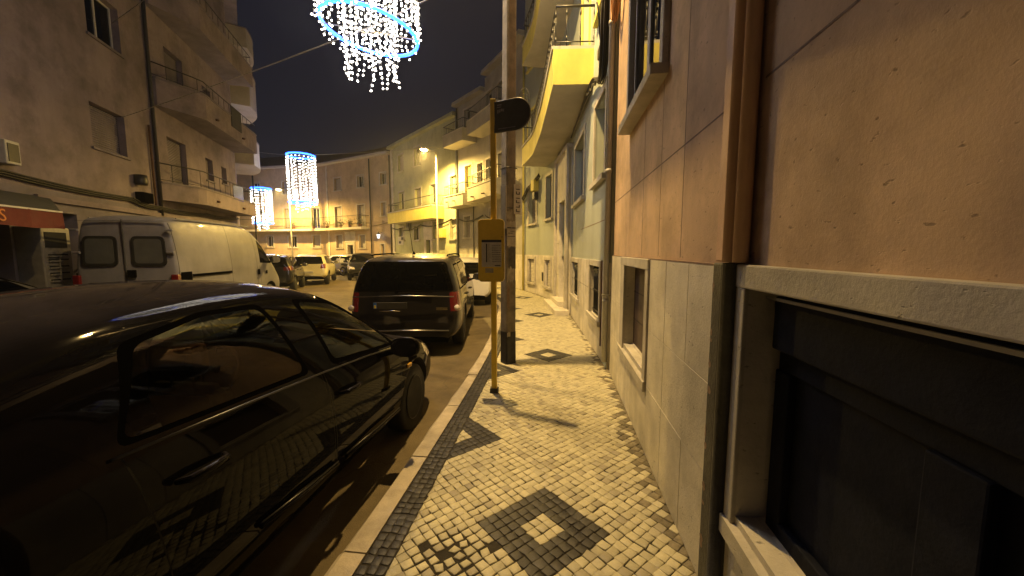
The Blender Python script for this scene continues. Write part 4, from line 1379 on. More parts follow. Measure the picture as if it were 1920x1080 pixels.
m.bbox(8.35, 9.05, .0, .42, 0, 2.08, "galvanised", .02); m.build("body", cab)
m = MB(LF); m.box(8.42, 8.94, .42, .428, 1.66, 1.98, "room_dark"); m.build("window", cab)
m = MB(LF)
for z in (.98, 1.12, 1.26, 1.40, 1.50): m.box(8.46, 8.93, .42, .432, z, z + .03, "room_dark"); m.box(8.44, 8.95, .42, .46, z - .03, z, "galvanised")
m.box(8.68, 8.70, .42, .45, .95, 1.5, "galvanised")
m.build("shelf", cab)
m = MB(LF); m.box(8.5, 8.95, .42, .43, .3, .8, "trim_black"); m.build("front_panel", cab)
m = MB(LF); m.box(9.42, 9.66, -.275, -.27, 1.88, 2.2, "paper_old"); m.box(9.3, 9.8, -.275, -.268, .6, 1.75, "paint_midnight")
setp(m.build("door_notice"), "paper notice on the dark doorway left of the van", "notice")
m = MB(LF); m.bbox(8.12, 8.42, .0, .22, 3.25, 3.70, "grey_metal", .02); m.box(8.16, 8.38, .22, .23, 3.3, 3.64, "dark_iron")
setp(m.build("air_conditioner"), "pale air conditioner box on the wall above the awning", "air conditioner")
# ------------------------------------------------------------------ vehicles
def inside(poly, x, y):
    return all((b[0] - a[0]) * (y - a[1]) - (b[1] - a[1]) * (x - a[0]) > -1e-7 for a, b in zip(poly, poly[1:] + poly[:1]))
def ccw(poly):
    A = sum(a[0] * b[1] - b[0] * a[1] for a, b in zip(poly, poly[1:] + poly[:1]))
    return list(poly) if A > 0 else list(poly)[::-1]
def rpoly(pts, r, n=4):
    """convex polygon with rounded corners"""
    pts = ccw(pts); out = []
    k = len(pts)
    for i in range(k):
        p = Vector(pts[i]); a = Vector(pts[i - 1]) - p; b = Vector(pts[(i + 1) % k]) - p
        q = min(r, a.length * .45, b.length * .45)
        A = p + a.normalized() * q; B = p + b.normalized() * q
        for j in range(n + 1):
            t = j / n; out.append(tuple(A * (1 - t) ** 2 + p * 2 * t * (1 - t) + B * t * t))
    return out
def carve(bm, poly, ax, filt, mi):
    """cut a convex outline (seen along the third axis) into the skin; its faces get material mi"""
    poly = ccw(poly); i, j = ax
    x0 = min(p[0] for p in poly) - .1; x1 = max(p[0] for p in poly) + .1
    y0 = min(p[1] for p in poly) - .1; y1 = max(p[1] for p in poly) + .1
    fs = []
    for f in bm.faces:
        c = f.calc_center_median()
        if x0 - .1 < c[i] < x1 + .1 and y0 - .1 < c[j] < y1 + .1 and filt(c, f.normal): fs.append(f)
    for a, b in zip(poly, poly[1:] + poly[:1]):
        if not fs: return []
        no = Vector((0, 0, 0)); no[i] = -(b[1] - a[1]); no[j] = b[0] - a[0]
        if no.length < 1e-9: continue
        co = Vector((0, 0, 0)); co[i], co[j] = a
        es = {e for f in fs for e in f.edges}; vs_ = {v for f in fs for v in f.verts}
        r = bmesh.ops.bisect_plane(bm, geom=fs + list(es) + list(vs_), plane_co=co, plane_no=no, dist=1e-6)
        fs = []
        for g in r["geom"]:
            if isinstance(g, bmesh.types.BMFace) and (g.calc_center_median() - co).dot(no) > 0: fs.append(g)
    for f in fs: f.material_index = mi
    return fs

def loft(stations, subdiv=3):
    """car skin from cross-sections: dict rows x, zb, ws, zs?, zbelt, wbelt, ztop, wtop, crown, lean"""
    bm = bmesh.new(); rows = []
    for S in stations:
        x, zb, ws, zbelt, wbelt, ztop, wtop = S[:7]
        crown = S[7] if len(S) > 7 else .03
        lean = S[8] if len(S) > 8 else 0.
        h = zbelt - zb
        half = [(ws * .80, zb), (ws * .965, zb + h * .13), (ws, zb + h * .48), (ws * .985, zb + h * .82), (wbelt, zbelt),
                (wbelt + (wtop - wbelt) * .45 + .012, zbelt + (ztop - zbelt) * .5), (wtop, ztop - min(.05, (ztop - zbelt) * .3)), (wtop * .86, ztop), (wtop * .45, ztop + crown * .8), (0, ztop + crown)]
        full = half + [(-y, z) for y, z in half[-2::-1]]
        rows.append([bm.verts.new((x + lean * max(0, z - zb), -y, z)) for y, z in full])
    n = len(rows[0])
    for A, B in zip(rows, rows[1:]):
        for k in range(n - 1): bm.faces.new((A[k], A[k + 1], B[k + 1], B[k]))
    for r in (rows[0], rows[-1]):
        h = n // 2
        for k in range(h - 1): bm.faces.new((r[k], r[k + 1], r[n - 2 - k], r[n - 1 - k]))
        bm.faces.new((r[h - 1], r[h], r[h + 1]))
    bmesh.ops.recalc_face_normals(bm, faces=bm.faces)
    me = bpy.data.meshes.new("skin"); bm.to_mesh(me); bm.free()
    o = bpy.data.objects.new("skin", me); COL.objects.link(o)
    md = o.modifiers.new("s", 'SUBSURF'); md.levels = subdiv; md.render_levels = subdiv
    dg = bpy.context.evaluated_depsgraph_get()
    bm = bmesh.new(); bm.from_mesh(o.evaluated_get(dg).to_mesh()); bmesh.ops.recalc_face_normals(bm, faces=bm.faces)
    bpy.data.objects.remove(o); bpy.data.meshes.remove(me)
    # outward normals
    f = max(bm.faces, key=lambda q: q.calc_center_median().z)
    if f.normal.z < 0: bmesh.ops.reverse_faces(bm, faces=bm.faces)
    bm.normal_update()
    return bm

def split_parts(bm, spec, parent):
    """spec: list of (name, material, indices, parent_key, solid) -> objects"""
    res = {}
    for key, (name, mats, idx, par) in spec.items():
        sel = [f for f in bm.faces if f.material_index in idx]
        if not sel: continue
        b2 = bmesh.new(); vm = {}
        for f in sel:
            vv = []
            for v in f.verts:
                if v not in vm: vm[v] = b2.verts.new(v.co)
                vv.append(vm[v])
            try: nf = b2.faces.new(vv)
            except ValueError: continue
            nf.material_index = idx.index(f.material_index); nf.smooth = True
        res[key] = mesh_obj(name, b2, mats, res.get(par, parent)); b2.free()
    return res

def make_wheel(parent, T, x, y, r, w, side, rim="alloy", spokes=7):
    """wheel with its axle across the car; y = outer face position, side = +1 left, -1 right"""
    f = lambda p: tuple(T @ Vector(p))
    m = MB(f)
    yo, yi = y, y - side * w
    prof = [(r * .62, .0), (r * .66, .012), (r * .90, .0), (r * .985, .02), (r, .05), (r, w - .05), (r * .985, w - .02), (r * .9, w), (r * .6, w - .01)]
    m.lathe([(a, -side * b * 1.0) if False else (a, b) for a, b in prof], (x, yo, r), (0, -side, 0), "rubber", 32)
    t = m.build("wheel", parent)
    m = MB(f)
    m.lathe([(r * .655, .004), (r * .62, .014), (r * .60, .07), (r * .15, .075)], (x, yo, r), (0, -side, 0), "room_dark", 28)
    m.lathe([(r * .66, .002), (r * .655, -.002), (r * .61, .008), (r * .60, .04)], (x, yo, r), (0, -side, 0), rim, 28)
    for k in range(spokes):
        a = 2 * pi * k / spokes
        u = Vector((cos(a), 0, sin(a))); v = Vector((-sin(a), 0, cos(a))); n = Vector((0, -side, 0))
        c = Vector((x, yo, r))
        q0, q1 = r * .12, r * .62
        for w0, w1, d0, d1 in ((.16, .10, .012, .012),):
            A = [c + u * q0 + v * r * w0 * .6 + n * .02, c + u * q0 - v * r * w0 * .6 + n * .02, c + u * q1 - v * r * w1 + n * .008, c + u * q1 + v * r * w1 + n * .008]
            m.face(A, rim); B = [p + n * .04 for p in A]
            for i in range(4): m.face([A[i], A[(i + 1) % 4], B[(i + 1) % 4], B[i]], rim)
    m.lathe([(.0, .0), (r * .13, .006), (r * .16, .03)], (x, yo, r), (0, -side, 0), rim, 16)
    m.build("rim", t, fix=False)

def mirror_part(parent, T, x, y, z, side, paint, size=1., stalk=.10):
    f = lambda p: tuple(T @ Vector(p))
    bm = bmesh.new(); bmesh.ops.create_uvsphere(bm, u_segments=18, v_segments=12, radius=1)
    m = MB(f)
    base = len(m.v); bm.verts.index_update()
    cx, cy, cz = x, y + side * (stalk + .085 * size), z + .02
    for v in bm.verts:
        c = v.co
        X = c.x * .085 if c.x > 0 else c.x * .03
        k = .92 + .08 * (1 - abs(c.y))
        sgn = lambda q: math.copysign(abs(q) ** .75, q)
        m.P((cx + X * size, cy + sgn(c.y) * .115 * size, cz + sgn(c.z) * .078 * size * k))
    for q in bm.faces: m.idf([base + v.index for v in q.verts], paint, True)
    bm.free()
    m.tube([(x + .02, y - side * .03, z - .05), (x + .02, y + side * stalk, z - .02)], .022, "trim_black", 8)
    o = m.build("wing_mirror", parent)
    m = MB(f)
    n = 16
    m.face([(cx - .031 * size, cy + math.copysign(abs(cos(2 * pi * k / n)) ** .7, cos(2 * pi * k / n)) * .098 * size, cz + math.copysign(abs(sin(2 * pi * k / n)) ** .7, sin(2 * pi * k / n)) * .064 * size) for k in range(n)], "chrome")
    m.build("mirror_glass", o)

def seat(parent, T, x, y, w=.5, z=.35, head=True):
    f = lambda p: tuple(T @ Vector(p))
    m = MB(f)
    m.bbox(x - .05, x + .50, y - w / 2, y + w / 2, z, z + .16, "seat_cloth", .05)
    bm = bmesh.new(); bmesh.ops.create_cube(bm, size=1)
    for v in bm.verts: v.co = Vector((x - .06 - (v.co.z + .5) * .20 + v.co.x * .13, y + v.co.y * w * (.96 if v.co.z < 0 else .84), z + .10 + (v.co.z + .5) * .62))
    bmesh.ops.bevel(bm, geom=bm.edges[:], offset=.05, segments=3, affect='EDGES')
    m.add_bm(bm, "seat_cloth"); bm.free()
    o = m.build("seat", parent)
    if head:
        m = MB(f)
        m.bbox(x - .34, x - .23, y - .13, y + .13, z + .76, z + .93, "seat_cloth", .045)
        for s in (-.06, .06): m.tube([(x - .27, y + s, z + .68), (x - .285, y + s, z + .80)], .007, "chrome", 5)
        m.build("headrest", o)

def make_car(name, label, cat, loc, az, S, paint, side_win, tail=(), head=(), rear_win=None, wind=None, wheels=(), r=.31, seams=(), arch=None,
             glass="glass_car", belt=None, inner=True, group=None, sub=3, extra=None, rim="alloy", patches=(), wheel_in=.0, seatx=(1.9, 1.0), sidefilt=.25, rear_glass=None):
    t = thing(name, label, cat, loc, az, group)
    T = XF[t]
    bm = loft(S, sub)
    PA, RU, GS, GR, GW, SE, TL, TR, HL, HR, RED = range(11)
    hw = max(s[2] for s in S)
    for sd in (-1, 1):
        side = lambda c, n, sd=sd: c.y * sd > .25 and n.y * sd > sidefilt
        for q in seams: carve(bm, q, (0, 2), lambda c, n, sd=sd: c.y * sd > .25 and n.y * sd > .15, SE)
        for out, inn in side_win:
            carve(bm, rpoly(out, .045), (0, 2), side, RU); carve(bm, rpoly(inn, .05), (0, 2), side, GS)
        for q in tail:
            ax, poly, rear = q
            if ax == 'yz': carve(bm, [(a * sd, b) for a, b in poly], (1, 2), lambda c, n, sd=sd: n.x < -.12 and c.x < rear and c.y * sd > 0, TL if sd > 0 else TR)
            else: carve(bm, poly, (0, 2), lambda c, n, sd=sd: c.y * sd > .2 and n.y * sd > .12, TL if sd > 0 else TR)
        for q in head:
            ax, poly, fr_ = q
            if ax == 'yz': carve(bm, [(a * sd, b) for a, b in poly], (1, 2), lambda c, n, sd=sd: n.x > .12 and c.x > fr_ and c.y * sd > 0, HL if sd > 0 else HR)
            else: carve(bm, poly, (0, 2), lambda c, n, sd=sd: c.y * sd > .2 and n.y * sd > .12, HL if sd > 0 else HR)
    if rear_win:
        out, inn, lim = rear_win
        fl = lambda c, n: c.x < lim and n.x < -.15
        carve(bm, rpoly(out, .07), (1, 2), fl, RU); carve(bm, rpoly(inn, .06), (1, 2), fl, GR)
    if wind:
        out, inn, lim = wind
        fl = lambda c, n: c.x > lim and n.x > .12 and n.z > .15
        carve(bm, rpoly(out, .06), (1, 2), fl, RU); carve(bm, rpoly(inn, .06), (1, 2), fl, GW)
    for ax, poly, fl, mi in patches: carve(bm, poly, ax, fl, mi)
    # wheel arches: real holes with a dark tub behind
    ar = arch or r * 1.16
    for wx in wheels:
        for sd in (-1, 1):
            circ = [(wx + ar * cos(2 * pi * k / 28), r + .01 + ar * sin(2 * pi * k / 28)) for k in range(28)]
            fs = carve(bm, circ, (0, 2), lambda c, n, sd=sd: c.y * sd > hw * .55, 99)
            fs = [f for f in bm.faces if f.material_index == 99]
            vs_ = {v for f in fs for v in f.verts}
            bmesh.ops.delete(bm, geom=fs, context='FACES')
            be = [e for e in bm.edges if e.is_boundary and all(v.is_valid and v in vs_ for v in e.verts)]
            rr = bmesh.ops.extrude_edge_only(bm, edges=be)
            for g in rr["geom"]:
                if isinstance(g, bmesh.types.BMVert): g.co.y -= sd * .24
                elif isinstance(g, bmesh.types.BMFace): g.material_index = SE
            # lip
    bm.normal_update()
    spec = {"body": ("body", [paint, "trim_black", "seam"], [PA, RU, SE], None)}
    bm.faces.ensure_lookup_table()
    res = split_parts(bm, spec, t)
    body = res["body"]
    def loose(ids, nm, mats, sel=lambda c: True, par=t, lab=None):
        fs = [f for f in bm.faces if f.material_index in ids and sel(f.calc_center_median())]
        if not fs: return None
        b2 = bmesh.new(); vm = {}
        for f in fs:
            vv = []
            for v in f.verts:
                if v not in vm: vm[v] = b2.verts.new(v.co)
                vv.append(vm[v])
            nf = b2.faces.new(vv); nf.smooth = True
        o = mesh_obj(nm, b2, mats, par, lab); b2.free(); return o
    for out, inn in side_win:
        cx = [p[0] for p in inn]
        for sd in (-1, 1):
            loose([GS], "side_window", [rear_glass if (rear_glass and min(cx) < 1.8) else glass], lambda c, sd=sd, a=min(cx), b=max(cx): c.y * sd > 0 and a - .001 <= c.x <= b + .001)
    loose([GR], "rear_window", [glass]); loose([GW], "windscreen", ["glass_car"])
    loose([TL], "tail_light", ["lens_red"]); loose([TR], "tail_light", ["lens_red"])
    loose([HL], "headlight", ["lens_clear"]); loose([HR], "headlight", ["lens_clear"])
    loose([RED], "tail_light_lens", ["lens_clear"])
    bm.free()
    for wx in wheels:
        for sd in (-1, 1): make_wheel(t, T, wx, sd * (hw - .035 - wheel_in), r, .2, sd, rim)
    f = lambda p: tuple(T @ Vector(p))
    x0, x1 = S[0][0] + .1, S[-1][0] - .1
    m = MB(f)
    m.box(x0, x1, -hw * .74, hw * .74, S[len(S) // 2][1] - .02, S[len(S) // 2][1] + .05, "trim_black")
    m.build("underbody", t)
    if inner:
        for y in (-.37, .37): seat(t, T, seatx[0], y)
        m = MB(f)
        m.bbox(seatx[1] - .1, seatx[1] + .42, -.60, .60, .35, .5, "seat_cloth", .05)
        m.bbox(seatx[1] - .28, seatx[1] - .12, -.60, .60, .42, .98, "seat_cloth", .06); m.build("rear_bench", t)
        m = MB(f)
        m.bbox(seatx[0] + .78, seatx[0] + 1.35, -.66, .66, .5, .87, "trim_black", .06)
        m.build("dashboard", t)
        m = MB(f)
        c = Vector((seatx[0] + .66, .37, .82))
        m.tube([c + Vector((.06 * sin(2 * pi * k / 20), .18 * cos(2 * pi * k / 20), .17 * sin(2 * pi * k / 20))) for k in range(20)], .014, "trim_black", 8, closed=True)
        m.tube([c, c + Vector((.2, 0, -.08))], .03, "trim_black", 8)
        m.build("steering_wheel", t)
    if extra: extra(t, T, f, body)
    return t
def strip(x0, z0, x1, z1, w=.006):
    """thin seam outline in side view"""
    d = Vector((x1 - x0, z1 - z0)).normalized(); n = Vector((-d.y, d.x)) * w / 2
    return [(x0 + n.x, z0 + n.y), (x0 - n.x, z0 - n.y), (x1 - n.x, z1 - n.y), (x1 + n.x, z1 + n.y)]

# -- the dark car in front
S = [(.00, .36, .70, .84, .66, .92, .50, .02, .03), (.05, .30, .79, .94, .73, 1.02, .54, .03, .03), (.22, .24, .855, 1.05, .785, 1.17, .565, .03), (.55, .22, .88, 1.085, .81, 1.33, .565, .035),
     (1.0, .21, .885, 1.085, .82, 1.44, .56, .045), (1.5, .21, .89, 1.06, .828, 1.505, .565, .045), (2.2, .21, .895, 1.01, .832, 1.53, .575, .045), (2.72, .21, .895, .965, .838, 1.45, .595, .045),
     (3.08, .21, .893, .925, .848, 1.235, .665, .035), (3.42, .21, .89, .885, .855, .965, .735, .035), (3.8, .21, .885, .83, .845, .885, .72, .035), (4.2, .22, .86, .745, .79, .79, .60, .03), (4.47, .26, .77, .62, .67, .66, .46, .02), (4.54, .34, .66, .52, .56, .56, .40, .02)]
rear_w = ([(1.245, 1.095), (2.19, 1.033), (2.12, 1.437), (1.78, 1.445), (1.42, 1.385)], [(1.27, 1.11), (2.155, 1.058), (2.09, 1.417), (1.78, 1.425), (1.46, 1.37)])
front_w = ([(2.40, 1.018), (3.32, .925), (3.07, 1.17), (2.74, 1.375), (2.36, 1.43)], [(2.435, 1.042), (3.24, .955), (3.045, 1.155), (2.73, 1.352), (2.40, 1.408)])
def sedan_extra(t, T, f, body):
    # bright line under the side glass, door mouldings, handles, repeater
    for sd in (-1, 1):
        m = MB(f)
        m.tube([(1.22, sd * .826, 1.078), (1.75, sd * .835, 1.048), (2.30, sd * .840, 1.008), (2.80, sd * .846, .964), (3.28, sd * .860, .91)], .0055, "dark_chrome", 6)
        m.build("window_trim", t)
        m = MB(f)
        for a, b in (((1.70, .515), (2.30, .455)), ((2.40, .45), (3.22, .40))):
            m.tube([(a[0], sd * .888, a[1] - .02), ((a[0] + b[0]) / 2, sd * .902, (a[1] + b[1]) / 2 - .02), (b[0], sd * .893, b[1] - .02)], .013, "paint_midnight", 8)
            m.tube([(a[0], sd * .893, a[1]), ((a[0] + b[0]) / 2, sd * .905, (a[1] + b[1]) / 2), (b[0], sd * .897, b[1])], .004, "dark_chrome", 6)
        m.build("door_moulding", t)
        for hx, hz in ((1.46, .92), (2.49, .845)):
            m = MB(f)
            m.tube([(hx - .10, sd * .875, hz), (hx - .08, sd * .915, hz + .004), (hx, sd * .925, hz + .004), (hx + .07, sd * .915, hz - .002), (hx + .10, sd * .875, hz - .006)], [.010, .014, .015, .014, .010], "paint_midnight", 10)
            m.build("door_handle", t)
        m = MB(f)
        m.bbox(3.46, 3.54, sd * .882 - .012, sd * .882 + .012, .665, .70, "lens_amber", .006); m.build("side_repeater", t)
        mirror_part(t, T, 3.10, sd * .845, .935, sd, "paint_midnight", 1.05, .075)
    m = MB(f)
    m.bbox(-.012, .01, -.26, .26, .52, .63, "plate_white", .004); m.build("number_plate", t)
    m = MB(f)
    m.tube([(3.45, .66, .975), (3.15, .05, .985)], .008, "trim_black", 6); m.tube([(3.45, -.1, 1.0), (3.15, -.6, .97)], .008, "trim_black", 6); m.build("wiper", t)
make_car("parked_car", "glossy dark saloon car parked closest to the camera beside the kerb", "car", (-2.18, -.02, ROADZ), 6, S, "paint_midnight",
         [rear_w, front_w], tail=[('yz', [(.50, .80), (.80, .80), (.80, .98), (.50, .93)], .35), ('xz', [(-.02, .78), (.30, .84), (.26, .98), (-.02, .92)], 0)],
         head=[('yz', [(.40, .56), (.85, .60), (.85, .76), (.45, .68)], 4.0), ('xz', [(4.12, .62), (4.5, .54), (4.5, .66), (4.1, .76)], 0)],
         rear_win=([(-.62, 1.12), (.62, 1.12), (.50, 1.40), (-.50, 1.40)], [(-.59, 1.14), (.59, 1.14), (.48, 1.385), (-.48, 1.385)], .95),
         wind=([(-.76, .99), (.76, .99), (.56, 1.45), (-.56, 1.45)], [(-.72, 1.005), (.72, 1.005), (.535, 1.43), (-.535, 1.43)], 2.65),
         wheels=(.98, 3.68), r=.315, seams=[strip(2.295, 1.01, 2.33, .30), strip(1.25, 1.07, 1.32, .60), strip(3.33, .88, 3.30, .30), strip(1.32, .30, 3.30, .30), strip(2.27, 1.01, 2.31, .30, .004)],
         seatx=(2.15, 1.3), rear_glass="glass_rear", extra=sedan_extra, group=None, rim="rim_dark", sub=3)

# -- the dark people carrier
S = [(.00, .34, .80, .98, .80, 1.50, .62, .03, .10), (.03, .30, .86, 1.0, .845, 1.56, .66, .035, .11), (.22, .26, .915, 1.02, .88, 1.60, .70, .035, .08), (.9, .24, .92, 1.02, .885, 1.635, .71, .035), (1.9, .23, .92, 1.01, .885, 1.645, .71, .035),
     (2.6, .23, .92, 1.0, .885, 1.615, .705, .035), (3.05, .23, .92, .99, .885, 1.48, .71, .035), (3.55, .23, .92, .98, .885, 1.18, .74, .035), (3.8, .23, .915, .96, .88, 1.03, .75, .035), (4.2, .24, .90, .90, .84, .95, .70, .035), (4.6, .27, .84, .78, .74, .83, .6, .03), (4.72, .36, .72, .66, .62, .70, .5, .02)]
def mpv_extra(t, T, f, body):
    m = MB(f)
    for sd in (-1, 1):
        m.tube([(.55, sd * .64, 1.640), (.75, sd * .65, 1.652), (1.7, sd * .65, 1.66), (2.5, sd * .65, 1.64), (2.7, sd * .65, 1.595)], .014, "trim_black", 8)
    m.build("roof_rail", t)
    m = MB(f); m.tube([(.50, -.08, 1.665), (.40, -.08, 1.73), (.22, -.08, 2.06)], [.012, .006, .003], "trim_black", 6); m.lathe([(.03, 0), (.012, .05)], (.50, -.08, 1.655), (0, 0, 1), "trim_black", 10); m.build("aerial", t)
    m = MB(f); m.tube([(.045, .10, 1.065), (.055, -.05, 1.085), (.05, -.45, 1.055)], .012, "trim_black", 8); m.lathe([(.03, -.01), (.03, .03)], (.07, .12, 1.06), (-1, 0, 0), "trim_black", 10); m.build("rear_wiper", t)
    m = MB(f); m.tube([(.012, .80, .985), (-.005, 0, 1.005), (.012, -.80, .985)], .009, "dull_chrome", 6); m.build("tailgate_trim", t)
    m = MB(f); m.tube([(-.02, .38, .76), (-.026, .2, .765), (-.02, .05, .76)], .012, "chrome", 6); m.build("handle_bar", t)
    m = MB(f); m.tube([(-.03, .70, .44), (-.05, 0, .45), (-.03, -.72, .44)], .012, "dull_chrome", 6); m.build("bumper_strip", t)
    m = MB(f)
    m.bbox(-.03, -.008, -.06, .47, .80, .90, "plate_dark", .004)
    p = m.build("number_plate", t); 
    m = MB(f); m.box(-.0325, -.03, .415, .466, .803, .897, "plate_blue"); m.box(-.034, -.0325, .424, .457, .81, .855, "plate_yellow"); m.build("plate_band", p)
    # maker's badge and model lettering
    m = MB(f)
    m.box(-.024, -.014, -.70, -.52, .775, .785, "badge"); m.box(-.024, -.014, -.70, -.52, .80, .808, "badge")
    for k in range(7): m.box(-.024, -.014, -.54 - k * .024, -.535 - k * .024, .785, .80, "badge")
    m.build("badge", t)
    for sd in (-1, 1):
        mirror_part(t, T, 3.12, sd * .90, 1.08, sd, "paint_plum", 1.15, .06)
        for hx in (1.35, 2.4):
            m = MB(f); m.tube([(hx - .1, sd * .905, .90), (hx - .06, sd * .935, .905), (hx + .06, sd * .935, .905), (hx + .1, sd * .905, .90)], .015, "paint_plum", 8); m.build("door_handle", t)
        m = MB(f); m.lathe([(.05, 0), (.045, .018), (.0, .025)], (.06, sd * .845, .80), (-1, 0, 0), "lens_clear", 14); m.build("reversing_light", t)
    m = MB(f); m.bbox(.7, .9, -.52, -.2, 1.13, 1.25, "paper_old", .02); m.build("dash_box", t)
sw = [([(.35, 1.06), (1.05, 1.06), (1.05, 1.50), (.52, 1.49)], [(.42, 1.085), (1.02, 1.085), (1.02, 1.475), (.56, 1.465)]),
      ([(1.10, 1.06), (2.05, 1.05), (2.05, 1.52), (1.10, 1.50)], [(1.13, 1.085), (2.02, 1.075), (2.02, 1.495), (1.13, 1.475)]),
      ([(2.10, 1.05), (3.20, 1.04), (2.72, 1.48), (2.10, 1.52)], [(2.13, 1.075), (3.10, 1.07), (2.70, 1.455), (2.13, 1.495)])]
make_car("people_carrier", "dark people carrier with tall red tail lights parked beyond the saloon", "car", (-1.735, 6.0, ROADZ), -2.5, S, "paint_plum", sw,
         tail=[('yz', [(.74, .74), (.97, .74), (.97, 1.06), (.72, 1.04)], .5), ('xz', [(-.1, .74), (.20, .80), (.24, 1.06), (-.1, 1.04)], 0)],
         head=[('yz', [(.4, .68), (.9, .72), (.9, .88), (.45, .80)], 4.2)],
         rear_win=([(-.80, 1.06), (.80, 1.06), (.66, 1.545), (-.66, 1.545)], [(-.76, 1.085), (.76, 1.085), (.63, 1.52), (-.63, 1.52)], .5),
         wind=([(-.78, 1.06), (.78, 1.06), (.66, 1.55), (-.66, 1.55)], [(-.74, 1.08), (.74, 1.08), (.64, 1.53), (-.64, 1.53)], 2.5),
         wheels=(.92, 3.75), r=.345, seams=[strip(2.075, 1.02, 2.075, .34), strip(1.05, 1.02, 1.05, .68), strip(3.35, .97, 3.28, .34)], glass="glass_privacy", seatx=(2.2, 1.3), extra=mpv_extra)

def simple_extra(paint, plate=True, mz=.98, mx=None, hw=.86, handles=((1.35, .86), (2.3, .84))):
    def ex(t, T, f, body):
        for sd in (-1, 1):
            mirror_part(t, T, mx or 2.75, sd * (hw - .03), mz, sd, paint, 1.0, .06)
            for hx, hz in handles:
                m = MB(f); m.tube([(hx - .09, sd * (hw - .01), hz), (hx - .05, sd * (hw + .02), hz), (hx + .05, sd * (hw + .02), hz), (hx + .09, sd * (hw - .01), hz)], .013, paint, 8); m.build("door_handle", t)
        if plate:
            m = MB(f); m.bbox(-.03, .0, -.26, .26, .60, .71, "plate_white", .004); m.build("number_plate", t)
    return ex
def hatch(L=4.0, W=1.74, H=1.46, suv=False):
    h = W / 2; k = L / 4.0; g = .04 if suv else 0; Z = H / 1.46
    return [(x * k, (zb + g * 2) * Z, ws * h, zbl * Z, wb * h, zt * Z, wt * h, cr, le) for x, zb, ws, zbl, wb, zt, wt, cr, le in (
        (.00, .36, .84, .86, .80, 1.22, .56, .03, .16), (.04, .30, .92, .90, .87, 1.30, .62, .035, .17), (.24, .25, .985, .94, .93, 1.36, .67, .035, .14), (.8, .22, 1., .94, .95, 1.41, .69, .035, 0),
        (1.5, .21, 1., .93, .95, 1.43, .70, .035, 0), (2.1, .21, 1., .92, .95, 1.41, .70, .035, 0), (2.5, .21, 1., .91, .95, 1.28, .72, .035, 0), (2.95, .21, 1., .90, .95, 1.00, .80, .035, 0),
        (3.2, .21, .99, .87, .94, .92, .80, .035, 0), (3.6, .22, .96, .78, .87, .83, .68, .03, 0), (3.92, .27, .84, .64, .72, .68, .52, .02, 0), (4.0, .36, .72, .54, .6, .58, .42, .02, 0))]
def hatch_win(L, H):
    k, Z = L / 4., H / 1.46
    sc = lambda P: [(a * k, b * Z) for a, b in P]
    return [(sc([(.42, .99), (1.52, .965), (1.52, 1.335), (.80, 1.315)]), sc([(.52, 1.01), (1.49, .985), (1.49, 1.31), (.83, 1.295)])),
            (sc([(1.58, .965), (2.72, .95), (2.25, 1.30), (1.58, 1.335)]), sc([(1.61, .985), (2.62, .975), (2.22, 1.28), (1.61, 1.31)]))]
def hatch_car(name, label, cat, loc, az, paint, L=4.0, W=1.74, H=1.46, suv=False, group=None, glass="glass_privacy", inner=False, tail=None, sub=2):
    k, Z, h = L / 4., H / 1.46, W / 2
    tl = tail or [('yz', [(.60 * h, .86 * Z), (1.02 * h, .86 * Z), (1.02 * h, 1.04 * Z), (.62 * h, .98 * Z)], .6 * k), ('xz', [(-.1, .82 * Z), (.34 * k, .90 * Z), (.30 * k, 1.02 * Z), (-.1, 1.0 * Z)], 0)]
    return make_car(name, label, cat, loc, az, hatch(L, W, H, suv), paint, hatch_win(L, H), tail=tl,
                    head=[('yz', [(.45 * h, .60 * Z), (1. * h, .64 * Z), (1. * h, .78 * Z), (.5 * h, .70 * Z)], 3.4 * k), ('xz', [(3.45 * k, .66 * Z), (3.9 * k, .58 * Z), (3.9 * k, .68 * Z), (3.42 * k, .77 * Z)], 0)],
                    rear_win=([(-.80 * h, .98 * Z), (.80 * h, .98 * Z), (.66 * h, 1.32 * Z), (-.66 * h, 1.32 * Z)], [(-.76 * h, 1.0 * Z), (.76 * h, 1.0 * Z), (.63 * h, 1.30 * Z), (-.63 * h, 1.30 * Z)], .8 * k),
                    wind=([(-.84 * h, .97 * Z), (.84 * h, .97 * Z), (.68 * h, 1.35 * Z), (-.68 * h, 1.35 * Z)], [(-.80 * h, .985 * Z), (.80 * h, .985 * Z), (.66 * h, 1.33 * Z), (-.66 * h, 1.33 * Z)], 2.0 * k),
                    wheels=(.68 * k, 3.2 * k), r=.31 * (1.08 if suv else 1), seams=[strip(1.55 * k, .92, 1.55 * k, .32), strip(2.72 * k, .9, 2.68 * k, .32)], glass=glass, inner=inner, group=group, sub=sub,
                    extra=simple_extra(paint, mz=.98 * Z, mx=2.55 * k, hw=h * .99, handles=((1.3 * k, .84 * Z), (2.25 * k, .82 * Z))), seatx=(1.75 * k, .95 * k))

